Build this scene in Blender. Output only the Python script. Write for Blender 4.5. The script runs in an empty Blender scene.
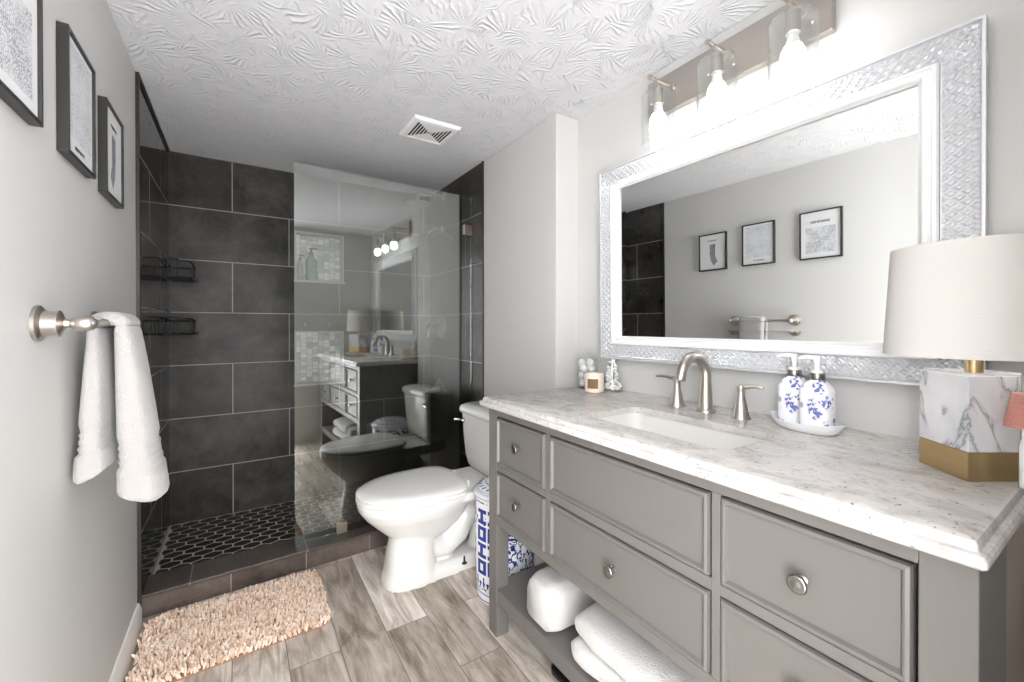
import bpy, bmesh, math, random
from mathutils import Vector, Matrix
random.seed(7)
C = bpy.context.scene.collection
sc = bpy.context.scene
PI = math.pi

# ---------------------------------------------------------------- camera, world, exposure
W, J, D, H = 1.726, 1.591, 3.08, 2.199      # vanity wall x, jog wall x, shower back wall y, ceiling z
cam = bpy.data.cameras.new('camera')
cam_o = bpy.data.objects.new('camera', cam)
C.objects.link(cam_o)
cam.sensor_width = 36.0
cam.lens = 36.0 * 418.753 / 1024
cam.shift_x = 0.0
cam.shift_y = (327.451 - 341.0) / 1024
cam.clip_start = 0.01
cam_o.location = (0.341, 0.0, 1.199)
cam_o.rotation_euler = (math.radians(90 - 0.273), 0, math.radians(-33.076))
sc.camera = cam_o

world = bpy.data.worlds.new('world')
sc.world = world
world.use_nodes = True
world.node_tree.nodes['Background'].inputs[0].default_value = (0.985, 0.99, 1.0, 1)
# added fill light through the doorway, brighter from below to lift the ceiling
wn = world.node_tree
w_tc = wn.nodes.new('ShaderNodeTexCoord')
w_sp = wn.nodes.new('ShaderNodeSeparateXYZ')
w_mr = wn.nodes.new('ShaderNodeMapRange')
wn.links.new(w_tc.outputs['Generated'], w_sp.inputs[0])
wn.links.new(w_sp.outputs[2], w_mr.inputs['Value'])
for key, val in (('From Min', -0.35), ('From Max', 0.35), ('To Min', 9.2), ('To Max', 8.2)):
    w_mr.inputs[key].default_value = val
wn.links.new(w_mr.outputs[0], wn.nodes['Background'].inputs[1])

sc.view_settings.view_transform = 'Standard'
sc.view_settings.look = 'None'
sc.view_settings.gamma = 1
sc.view_settings.use_curve_mapping = False
sc.view_settings.exposure = 0.6
sc.cycles.max_bounces = 12
sc.cycles.diffuse_bounces = 9
sc.cycles.glossy_bounces = 6
sc.cycles.transparent_max_bounces = 16
sc.cycles.sample_clamp_indirect = 4.0
sc.cycles.caustics_refractive = False
sc.cycles.caustics_reflective = False
BULB = 23.0
LAMP = 10.0


# ---------------------------------------------------------------- materials
def lin(r, g, b):
    f = lambda c: (c / 255 / 12.92) if c / 255 <= 0.04045 else ((c / 255 + 0.055) / 1.055) ** 2.4
    return (f(r), f(g), f(b), 1)


class NT:
    def __init__(s, name):
        s.m = bpy.data.materials.new(name)
        s.m.use_nodes = True
        s.t = s.m.node_tree
        s.b = s.t.nodes['Principled BSDF']
        s.out = s.t.nodes['Material Output']

    def n(s, typ, **kw):
        nd = s.t.nodes.new(typ)
        for k, v in kw.items():
            if k.startswith('i_'):
                key = k[2:]
                key = int(key) if key.isdigit() else key
                nd.inputs[key].default_value = v
            else:
                setattr(nd, k, v)
        return nd

    def l(s, a, b):
        s.t.links.new(a, b)

    def math(s, op, a, b=None, c=None):
        nd = s.n('ShaderNodeMath', operation=op)
        for i, x in enumerate((a, b, c)):
            if x is None: continue
            if isinstance(x, (int, float)): nd.inputs[i].default_value = x
            else: s.l(x, nd.inputs[i])
        return nd.outputs[0]

    def coord(s, scale=(1, 1, 1), loc=(0, 0, 0), rot=(0, 0, 0)):
        tc = s.n('ShaderNodeTexCoord')
        mp = s.n('ShaderNodeMapping')
        mp.inputs['Scale'].default_value = scale
        mp.inputs['Location'].default_value = loc
        mp.inputs['Rotation'].default_value = rot
        s.l(tc.outputs['Object'], mp.inputs[0])
        return mp.outputs[0]

    def xyz(s):
        tc = s.n('ShaderNodeTexCoord')
        sp = s.n('ShaderNodeSeparateXYZ')
        s.l(tc.outputs['Object'], sp.inputs[0])
        return sp.outputs

    def comb(s, a, b, c=0.0):
        nd = s.n('ShaderNodeCombineXYZ')
        for i, x in enumerate((a, b, c)):
            if isinstance(x, (int, float)): nd.inputs[i].default_value = x
            else: s.l(x, nd.inputs[i])
        return nd.outputs[0]

    def noise(s, vec, scale, detail=4, rough=0.55, dist=0.0):
        nd = s.n('ShaderNodeTexNoise')
        nd.inputs['Scale'].default_value = scale
        nd.inputs['Detail'].default_value = detail
        nd.inputs['Roughness'].default_value = rough
        nd.inputs['Distortion'].default_value = dist
        if vec is not None: s.l(vec, nd.inputs['Vector'])
        return nd.outputs['Fac']

    def ramp(s, fac, stops):
        nd = s.n('ShaderNodeValToRGB')
        el = nd.color_ramp.elements
        while len(el) < len(stops): el.new(0.5)
        for e, (p, c) in zip(el, stops):
            e.position = p
            e.color = c if len(c) == 4 else (*c, 1)
        s.l(fac, nd.inputs[0])
        return nd.outputs[0]

    def mix(s, fac, a, b, mode='MIX'):
        nd = s.n('ShaderNodeMix', data_type='RGBA', blend_type=mode)
        for sock, x in ((nd.inputs[0], fac), (nd.inputs[6], a), (nd.inputs[7], b)):
            if isinstance(x, (int, float)): sock.default_value = x
            elif isinstance(x, tuple): sock.default_value = x
            else: s.l(x, sock)
        return nd.outputs[2]

    def bump(s, h, strength=0.3, dist=0.01):
        nd = s.n('ShaderNodeBump')
        nd.inputs['Strength'].default_value = strength
        nd.inputs['Distance'].default_value = dist
        s.l(h, nd.inputs['Height'])
        s.l(nd.outputs[0], s.b.inputs['Normal'])

    def set(s, color=None, rough=None, metal=None, spec=None):
        for key, x in (('Base Color', color), ('Roughness', rough), ('Metallic', metal), ('Specular IOR Level', spec)):
            if x is None: continue
            if isinstance(x, (int, float, tuple)): s.b.inputs[key].default_value = x
            else: s.l(x, s.b.inputs[key])
        return s


def simple(name, col, rough=0.5, metal=0.0, bump=None, var=0.0):
    t = NT(name)
    t.set(col, rough, metal)
    if var:
        n = t.noise(t.coord(), 9, 3)
        d = tuple(c * (1 - var) for c in col[:3]) + (1,)
        t.set(t.mix(n, d, col))
    if bump:
        t.bump(t.noise(t.coord(), bump[0], 3), bump[1], bump[2])
    return t.m


M = {}
M['paint'] = simple('wall_paint', lin(206, 205, 203), 0.55, bump=(180, 0.06, 0.002))
M['paint_jog'] = M['paint']
M['trim'] = simple('white_trim', lin(238, 237, 234), 0.35)
M['porcelain'] = simple('porcelain', lin(226, 225, 222), 0.12)
M['seat'] = simple('seat_plastic', lin(240, 239, 236), 0.2)
M['vanity'] = simple('vanity_grey_paint', lin(108, 105, 102), 0.38, bump=(60, 0.04, 0.002))
M['panel_beige'] = simple('beige_panel', lin(176, 164, 152), 0.5)
M['dark'] = simple('gap_shade', lin(40, 38, 36), 0.8)  # dark colour standing in for shade in narrow gaps and openings
M['nickel'] = simple('brushed_nickel', lin(188, 181, 174), 0.32, 1.0)
M['pewter'] = simple('pewter', lin(150, 147, 143), 0.28, 1.0)
M['chrome'] = simple('chrome', lin(210, 210, 210), 0.08, 1.0)
M['clip'] = simple('nickel_clip', lin(190, 175, 160), 0.35, 1.0)
M['black_metal'] = simple('black_wire', lin(9, 9, 9), 0.6)
M['black_frame'] = simple('black_frame', lin(38, 37, 35), 0.35)
M['black_trim'] = simple('black_edge_trim', lin(36, 32, 29), 0.4)
M['black_plastic'] = simple('black_plastic', lin(16, 16, 17), 0.35)
M['white_plastic'] = simple('white_plastic', lin(240, 240, 240), 0.3)
M['ceramic'] = simple('white_ceramic', lin(238, 239, 241), 0.15)
M['blue'] = simple('cobalt_glaze', lin(40, 60, 140), 0.15)
M['cotton'] = simple('cotton', lin(245, 244, 243), 0.95, bump=(120, 0.5, 0.01))
M['coral'] = simple('coral', lin(204, 150, 140), 0.6)
M['wax'] = simple('cream_wax', lin(240, 226, 210), 0.4)
M['kraft'] = simple('kraft_label', lin(150, 118, 78), 0.6, var=0.5)
M['teal'] = simple('sea_green_bottle', lin(120, 150, 142), 0.15)
M['grey_bottle'] = simple('grey_bottle', lin(150, 156, 152), 0.2)
M['ink'] = simple('printing_ink', lin(60, 62, 66), 0.7)
M['paper'] = simple('paper', lin(226, 227, 228), 0.6)
M['brass'] = None


def m_towel(name, col):
    t = NT(name)
    v = t.coord()
    t.set(col, 0.95)
    t.b.inputs['Sheen Weight'].default_value = 0.3
    h = t.math('ADD', t.noise(v, 260, 2), t.math('MULTIPLY', t.noise(v, 70, 3), 0.8))
    t.bump(h, 0.55, 0.006)
    return t.m


M['towel'] = m_towel('white_terry', lin(198, 196, 194))
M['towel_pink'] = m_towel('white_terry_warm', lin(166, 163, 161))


def m_brass():
    t = NT('brushed_brass')
    n = t.noise(t.coord((4, 4, 160)), 3, 3)
    t.set(t.mix(n, lin(188, 160, 116), lin(208, 182, 138)), 0.32, 1.0)
    return t.m


M['brass'] = m_brass()


def m_marble():
    t = NT('white_marble')
    v = t.coord((1, 1, 0.55), rot=(0.4, 0.3, 0.5))
    w = t.noise(v, 8.5, 5, 0.55, 0.9)
    vein = t.ramp(t.math('ABSOLUTE', t.math('SUBTRACT', w, 0.5)), [(0.0, lin(150, 150, 154)), (0.012, lin(200, 201, 204)), (0.04, lin(228, 228, 230)), (1, lin(236, 236, 237))])
    cloud = t.ramp(t.noise(v, 9, 3), [(0.35, lin(214, 215, 218)), (0.6, lin(250, 250, 250))])
    t.set(t.mix(0.7, vein, t.mix(1.0, vein, cloud, 'MULTIPLY')), 0.25)
    return t.m


M['marble'] = m_marble()


def m_granite():
    t = NT('white_granite')
    v = t.coord()
    vs = t.coord((1.6, 1, 1), rot=(0, 0, 0.5))
    a = t.noise(vs, 7, 5, 0.62, 0.6)
    col = t.ramp(a, [(0.3, lin(164, 160, 156)), (0.45, lin(192, 188, 184)), (0.58, lin(206, 203, 200)), (0.72, lin(180, 172, 165))])
    b = t.noise(vs, 38, 6, 0.7, 0.4)
    col = t.mix(t.ramp(b, [(0.56, (0, 0, 0)), (0.68, (0.7, 0.7, 0.7))]), col, lin(150, 142, 136))
    c = t.noise(v, 95, 3, 0.6)
    col = t.mix(t.ramp(c, [(0.635, (0, 0, 0)), (0.70, (0.8, 0.8, 0.8))]), col, lin(96, 88, 84))
    d = t.noise(v, 24, 4, 0.6)
    col = t.mix(t.ramp(d, [(0.62, (0, 0, 0)), (0.72, (0.5, 0.5, 0.5))]), col, lin(190, 170, 148))
    t.set(col, 0.22)
    return t.m


M['granite'] = m_granite()


def m_tile(name, ax, light=lin(76, 73, 69), dark=lin(30, 28, 27), grout=lin(150, 147, 142), bw=0.614, bh=0.308, z0=0.043, u0=0.307, mortar=0.0055, rough=0.35, spec=0.3):
    t = NT(name)
    x = t.xyz()
    u = t.math('ADD', x[ax], u0 + 6.14)
    v = t.math('SUBTRACT', x[2], z0)
    br = t.n('ShaderNodeTexBrick')
    br.offset = 0.5
    br.inputs['Scale'].default_value = 1.0
    br.inputs['Mortar Size'].default_value = mortar / 2
    br.inputs['Mortar Smooth'].default_value = 0.1
    br.inputs['Brick Width'].default_value = bw
    br.inputs['Row Height'].default_value = bh
    br.inputs['Color1'].default_value = (0.8, 0.8, 0.8, 1)
    br.inputs['Color2'].default_value = (1.2, 1.2, 1.2, 1)
    br.inputs['Mortar'].default_value = (1, 1, 1, 1)
    t.l(t.comb(u, v), br.inputs['Vector'])
    n = t.noise(t.coord(), 4.5, 6, 0.65, 0.3)
    base = t.ramp(n, [(0.32, dark), (0.5, tuple((a + b) / 2 for a, b in zip(dark, light))), (0.7, light)])
    fine = t.noise(t.coord(), 60, 4, 0.7)
    base = t.mix(0.35, base, t.mix(1.0, base, t.ramp(fine, [(0.3, (0.6, 0.6, 0.6)), (0.7, (1.5, 1.5, 1.5))]), 'MULTIPLY'))
    base = t.mix(1.0, base, br.outputs['Color'], 'MULTIPLY')
    t.set(t.mix(br.outputs['Fac'], base, grout), t.math('ADD', t.math('MULTIPLY', br.outputs['Fac'], 0.4), rough), None, spec)
    t.bump(t.math('SUBTRACT', t.math('MULTIPLY', n, 0.15), br.outputs['Fac']), 0.25, 0.002)
    return t.m


M['tile_x'] = m_tile('shower_tile_back', 0, u0=0.0, spec=0.14)
M['tile_y'] = m_tile('shower_tile_side', 1, u0=-2.78 - 0.307 + 0.614 * 6, rough=0.07, spec=1.0)
M['tile_right'] = m_tile('shower_tile_right', 1, u0=-2.78 - 0.307 + 0.614 * 6, spec=0.2)
M['curb'] = m_tile('curb_tile', 0, light=lin(112, 100, 93), dark=lin(66, 58, 54), bw=0.307, bh=2.0, z0=-1.0, u0=0.1535, grout=lin(140, 134, 128))
M['curb_top'] = m_tile('curb_cap_tile', 0, light=lin(92, 84, 79), dark=lin(62, 56, 53), bw=0.46, bh=2.0, z0=-1.0, u0=0.83, grout=lin(140, 134, 128))


def m_mosaic():
    t = NT('glass_mosaic')
    x = t.xyz()
    br = t.n('ShaderNodeTexBrick')
    br.offset = 0.37
    br.offset_frequency = 3
    br.squash = 1.5
    br.squash_frequency = 2
    br.inputs['Scale'].default_value = 1.0
    br.inputs['Mortar Size'].default_value = 0.0014
    br.inputs['Brick Width'].default_value = 0.026
    br.inputs['Row Height'].default_value = 0.0365
    br.inputs['Bias'].default_value = 0.0
    br.inputs['Color1'].default_value = (0.42, 0.42, 0.41, 1)
    br.inputs['Color2'].default_value = (0.95, 0.96, 0.97, 1)
    br.inputs['Mortar'].default_value = (0.3, 0.3, 0.3, 1)
    t.l(t.comb(t.math('ADD', x[2], 3.0), t.math('SUBTRACT', x[0], 0.653 - 0.365)), br.inputs['Vector'])
    t.set(br.outputs['Color'], 0.18)
    t.bump(br.outputs['Fac'], 0.4, -0.002)
    return t.m


M['mosaic'] = m_mosaic()
M['hex'] = simple('dark_hexagon_tile', lin(40, 38, 37), 0.4, var=0.5)
M['grout'] = simple('light_grout', lin(186, 182, 176), 0.9)


def m_floor():
    t = NT('wood_plank_tile')
    x = t.xyz()
    br = t.n('ShaderNodeTexBrick')
    br.offset = 0.335
    br.offset_frequency = 2
    br.inputs['Scale'].default_value = 1.0
    br.inputs['Mortar Size'].default_value = 0.0016
    br.inputs['Mortar Smooth'].default_value = 0.2
    br.inputs['Brick Width'].default_value = 0.92
    br.inputs['Row Height'].default_value = 0.168
    br.inputs['Color1'].default_value = (0, 0, 0, 1)
    br.inputs['Color2'].default_value = (1, 1, 1, 1)
    br.inputs['Mortar'].default_value = (0.5, 0.5, 0.5, 1)
    u = t.math('ADD', x[1], 4.6 - 0.715)
    v = t.math('ADD', x[0], 0.168 * 3 - 0.149)
    t.l(t.comb(u, v), br.inputs['Vector'])
    rnd = br.outputs['Color']
    # each plank gets its own piece of the grain
    off = t.n('ShaderNodeVectorMath', operation='ADD')
    tc = t.n('ShaderNodeTexCoord')
    t.l(tc.outputs['Object'], off.inputs[0])
    sc_ = t.n('ShaderNodeVectorMath', operation='SCALE')
    t.l(rnd, sc_.inputs[0])
    sc_.inputs['Scale'].default_value = 7.0
    t.l(sc_.outputs[0], off.inputs[1])
    mp = t.n('ShaderNodeMapping')
    mp.inputs['Scale'].default_value = (1, 0.13, 1)
    t.l(off.outputs[0], mp.inputs[0])
    g = t.noise(mp.outputs[0], 26, 6, 0.62, 1.0)
    mp2 = t.n('ShaderNodeMapping')
    mp2.inputs['Scale'].default_value = (1, 0.3, 1)
    t.l(off.outputs[0], mp2.inputs[0])
    blot = t.noise(mp2.outputs[0], 7.5, 4, 0.6, 1.4)
    base = t.ramp(g, [(0.3, lin(140, 129, 119)), (0.46, lin(184, 175, 165)), (0.6, lin(210, 203, 196)), (0.75, lin(228, 224, 219))])
    dk = t.ramp(blot, [(0.38, (1, 1, 1)), (0.55, (0.86, 0.83, 0.80)), (0.68, (0.40, 0.34, 0.29))])
    base = t.mix(0.85, base, t.mix(1.0, base, dk, 'MULTIPLY'))
    base = t.mix(1.0, base, t.ramp(rnd, [(0, (0.74, 0.70, 0.66)), (0.55, (1.0, 0.98, 0.96)), (1, (1.3, 1.31, 1.32))]), 'MULTIPLY')
    t.set(t.mix(br.outputs['Fac'], base, lin(110, 102, 94)), 0.38)
    t.bump(t.math('SUBTRACT', t.math('MULTIPLY', g, 0.25), br.outputs['Fac']), 0.25, 0.002)
    return t.m


M['floor'] = m_floor()


def m_ceiling():
    t = NT('stomped_plaster')
    x = t.xyz()
    sc2 = 10.0
    warp = t.math('MULTIPLY', t.math('SUBTRACT', t.noise(t.coord(), 5, 2), 0.5), 0.9)
    px = t.math('ADD', t.math('MULTIPLY', x[0], sc2), warp)
    py = t.math('MULTIPLY', x[1], sc2)
    p = t.comb(px, py)
    vo = t.n('ShaderNodeTexVoronoi', voronoi_dimensions='2D')
    vo.inputs['Scale'].default_value = 1.0
    t.l(p, vo.inputs['Vector'])
    sb = t.n('ShaderNodeVectorMath', operation='SUBTRACT')
    t.l(p, sb.inputs[0])
    t.l(vo.outputs['Position'], sb.inputs[1])
    s2 = t.n('ShaderNodeSeparateXYZ')
    t.l(sb.outputs[0], s2.inputs[0])
    cs = t.n('ShaderNodeSeparateColor')
    t.l(vo.outputs['Color'], cs.inputs[0])
    th = t.math('MULTIPLY', cs.outputs[0], 6.283)
    ox, oy = t.math('MULTIPLY', t.math('COSINE', th), 0.75), t.math('MULTIPLY', t.math('SINE', th), 0.75)
    nz = t.math('SUBTRACT', t.noise(t.coord(), 18, 3), 0.5)
    qx, qy = t.math('ADD', s2.outputs[0], ox), t.math('ADD', s2.outputs[1], oy)
    # angle measured from the dab's own direction, so the lines never meet a seam
    cr = t.math('SUBTRACT', t.math('MULTIPLY', t.math('COSINE', th), qy), t.math('MULTIPLY', t.math('SINE', th), qx))
    dt = t.math('ADD', t.math('MULTIPLY', t.math('COSINE', th), qx), t.math('MULTIPLY', t.math('SINE', th), qy))
    ang = t.math('ARCTAN2', cr, dt)
    ph = t.math('ADD', t.math('MULTIPLY', ang, 30.0), t.math('MULTIPLY', nz, 9.0))
    rid = t.math('POWER', t.math('ADD', t.math('MULTIPLY', t.math('SINE', ph), 0.5), 0.5), 2.0)
    brk = t.ramp(t.noise(t.coord(), 16, 3), [(0.40, (0.0, 0.0, 0.0)), (0.60, (1, 1, 1))])
    hgt = t.math('ADD', t.math('MULTIPLY', rid, brk), t.math('MULTIPLY', t.noise(t.coord(), 60, 4), 0.6))
    t.set(lin(222, 222, 225), 0.85)
    t.bump(hgt, 0.62, 0.006)
    return t.m


M['ceiling'] = m_ceiling()


def m_emit(name, col, s):
    t = NT(name)
    e = t.n('ShaderNodeEmission')
    e.inputs[0].default_value = col
    e.inputs[1].default_value = s
    t.l(e.outputs[0], t.out.inputs[0])
    return t.m


M['bulb'] = m_emit('lit_bulb', (1.0, 0.985, 0.965, 1), BULB)
M['lamp_bulb'] = m_emit('lamp_bulb', (1.0, 0.99, 0.98, 1), LAMP)


def m_glass(name, tint, refl_min, k, rough=0.0):
    """thin clear sheet: part of the light passes, part mirrors, more at grazing angles"""
    t = NT(name)
    tr = t.n('ShaderNodeBsdfTransparent')
    tr.inputs[0].default_value = tint
    gl = t.n('ShaderNodeBsdfGlossy')
    gl.inputs['Roughness'].default_value = rough
    gl.inputs[0].default_value = (0.96, 0.98, 0.97, 1)
    ge = t.n('ShaderNodeNewGeometry')
    dp = t.n('ShaderNodeVectorMath', operation='DOT_PRODUCT')
    t.l(ge.outputs['Incoming'], dp.inputs[0])
    t.l(ge.outputs['Normal'], dp.inputs[1])
    sch = t.math('POWER', t.math('SUBTRACT', 1.0, t.math('MINIMUM', t.math('ABSOLUTE', dp.outputs['Value']), 1.0)), 5.0)
    f = t.math('MINIMUM', t.math('ADD', t.math('MULTIPLY', sch, 0.96 * k), 0.04 * k + refl_min), 1.0)
    mx = t.n('ShaderNodeMixShader')
    t.l(f, mx.inputs[0])
    t.l(tr.outputs[0], mx.inputs[1])
    t.l(gl.outputs[0], mx.inputs[2])
    t.l(mx.outputs[0], t.out.inputs[0])
    return t.m


M['shower_glass'] = m_glass('shower_glass', (0.93, 0.95, 0.94, 1), 0.21, 1.0)
M['glass_edge'] = m_glass('glass_edge', (0.75, 0.85, 0.8, 1), 0.25, 1.0)
M['clear_glass'] = m_glass('clear_glass', (0.975, 0.98, 0.98, 1), 0.0, 1.2)


def m_mirror():
    t = NT('silvered_mirror')
    t.set((0.9, 0.915, 0.905, 1), 0.0, 1.0)
    return t.m


M['mirror'] = m_mirror()


def m_silver_frame():
    t = NT('silver_white_embossed')
    n = t.noise(t.coord(), 90, 3)
    t.set(t.mix(n, lin(206, 208, 212), lin(228, 229, 231)), 0.36, 0.35)
    return t.m


M['frame_silver'] = m_silver_frame()
M['frame_white'] = simple('frame_white_lacquer', lin(240, 240, 241), 0.22)


def m_shade():
    t = NT('linen_shade')
    x = t.xyz()
    wv = t.n('ShaderNodeTexNoise')
    t.l(t.coord((60, 60, 500)), wv.inputs['Vector'])
    wv.inputs['Scale'].default_value = 1.0
    d = t.n('ShaderNodeBsdfDiffuse')
    d.inputs[0].default_value = lin(216, 213, 209)
    tr = t.n('ShaderNodeBsdfTranslucent')
    tr.inputs[0].default_value = lin(240, 236, 230)
    mx = t.n('ShaderNodeMixShader')
    mx.inputs[0].default_value = 0.05
    bp = t.n('ShaderNodeBump')
    bp.inputs['Strength'].default_value = 0.25
    bp.inputs['Distance'].default_value = 0.002
    t.l(wv.outputs[0], bp.inputs['Height'])
    t.l(bp.outputs[0], d.inputs['Normal'])
    t.l(d.outputs[0], mx.inputs[1])
    t.l(tr.outputs[0], mx.inputs[2])
    t.l(mx.outputs[0], t.out.inputs[0])
    return t.m


M['shade'] = m_shade()


def m_map(name, seed, bgc=lin(222, 223, 226), ink=lin(120, 124, 132), sc_=60, th=0.06):
    t = NT(name)
    v = t.coord(loc=(seed, seed * 2.1, 0))
    vo = t.n('ShaderNodeTexVoronoi', feature='DISTANCE_TO_EDGE')
    vo.inputs['Scale'].default_value = sc_
    t.l(v, vo.inputs['Vector'])
    vo2 = t.n('ShaderNodeTexVoronoi', feature='DISTANCE_TO_EDGE')
    vo2.inputs['Scale'].default_value = sc_ * 0.25
    t.l(v, vo2.inputs['Vector'])
    l1 = t.ramp(vo.outputs['Distance'], [(0.0, (1, 1, 1)), (th, (0, 0, 0))])
    l2 = t.ramp(vo2.outputs['Distance'], [(0.0, (0.8, 0.8, 0.8)), (0.02, (0, 0, 0))])
    dens = t.ramp(t.noise(v, 14, 4), [(0.4, (0.25, 0.25, 0.25)), (0.6, (1, 1, 1))])
    k = t.math('MINIMUM', t.math('ADD', t.math('MULTIPLY', l1, dens), l2), 1.0)
    t.set(t.mix(k, bgc, ink), 0.5)
    return t.m


M['map_dark'] = m_map('street_map_print', 0.3, ink=lin(128, 131, 136), sc_=150, th=0.2)
M['map_light'] = m_map('street_map_pale', 1.7, ink=lin(172, 175, 184), sc_=110, th=0.14)
M['map_strip'] = m_map('street_map_strip', 2.9, bgc=lin(150, 153, 160), ink=lin(70, 74, 82), sc_=120, th=0.2)


def m_floral(name, scale, th, col):
    """white glaze with cobalt sprigs"""
    t = NT(name)
    v = t.coord()
    a = t.noise(v, scale, 2, 0.5, 2.2)
    band = t.math('ABSOLUTE', t.math('SUBTRACT', a, 0.5))
    k = t.ramp(band, [(0.0, (1, 1, 1)), (th, (1, 1, 1)), (th + 0.012, (0, 0, 0))])
    vo = t.n('ShaderNodeTexVoronoi')
    vo.inputs['Scale'].default_value = scale * 1.3
    t.l(v, vo.inputs['Vector'])
    k2 = t.ramp(vo.outputs['Distance'], [(0.22, (1, 1, 1)), (0.27, (0, 0, 0))])
    t.set(t.mix(t.math('MAXIMUM', k, k2), lin(236, 238, 243), col), 0.18)
    return t.m


M['floral'] = m_floral('blue_scroll_porcelain', 17, 0.045, lin(38, 56, 128))


def m_sprig():
    t = NT('blue_flower_bottle')
    v = t.coord()
    patch = t.ramp(t.noise(v, 26, 2), [(0.50, (0, 0, 0)), (0.56, (1, 1, 1))])
    det = t.ramp(t.noise(v, 130, 2), [(0.42, (0, 0, 0)), (0.5, (1, 1, 1))])
    t.set(t.mix(t.math('MULTIPLY', patch, det), lin(240, 240, 243), lin(96, 108, 172)), 0.2)
    return t.m


M['sprig'] = m_sprig()


def m_rug():
    t = NT('chenille')
    ge = t.n('ShaderNodeNewGeometry')
    t.set(t.ramp(ge.outputs['Random Per Island'], [(0, lin(204, 170, 146)), (0.45, lin(236, 211, 190)), (1, lin(250, 236, 222))]), 0.95)
    t.b.inputs['Sheen Weight'].default_value = 0.4
    return t.m


M['rug'] = m_rug()
M['rug_back'] = simple('rug_backing', lin(150, 116, 92), 0.95)


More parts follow.
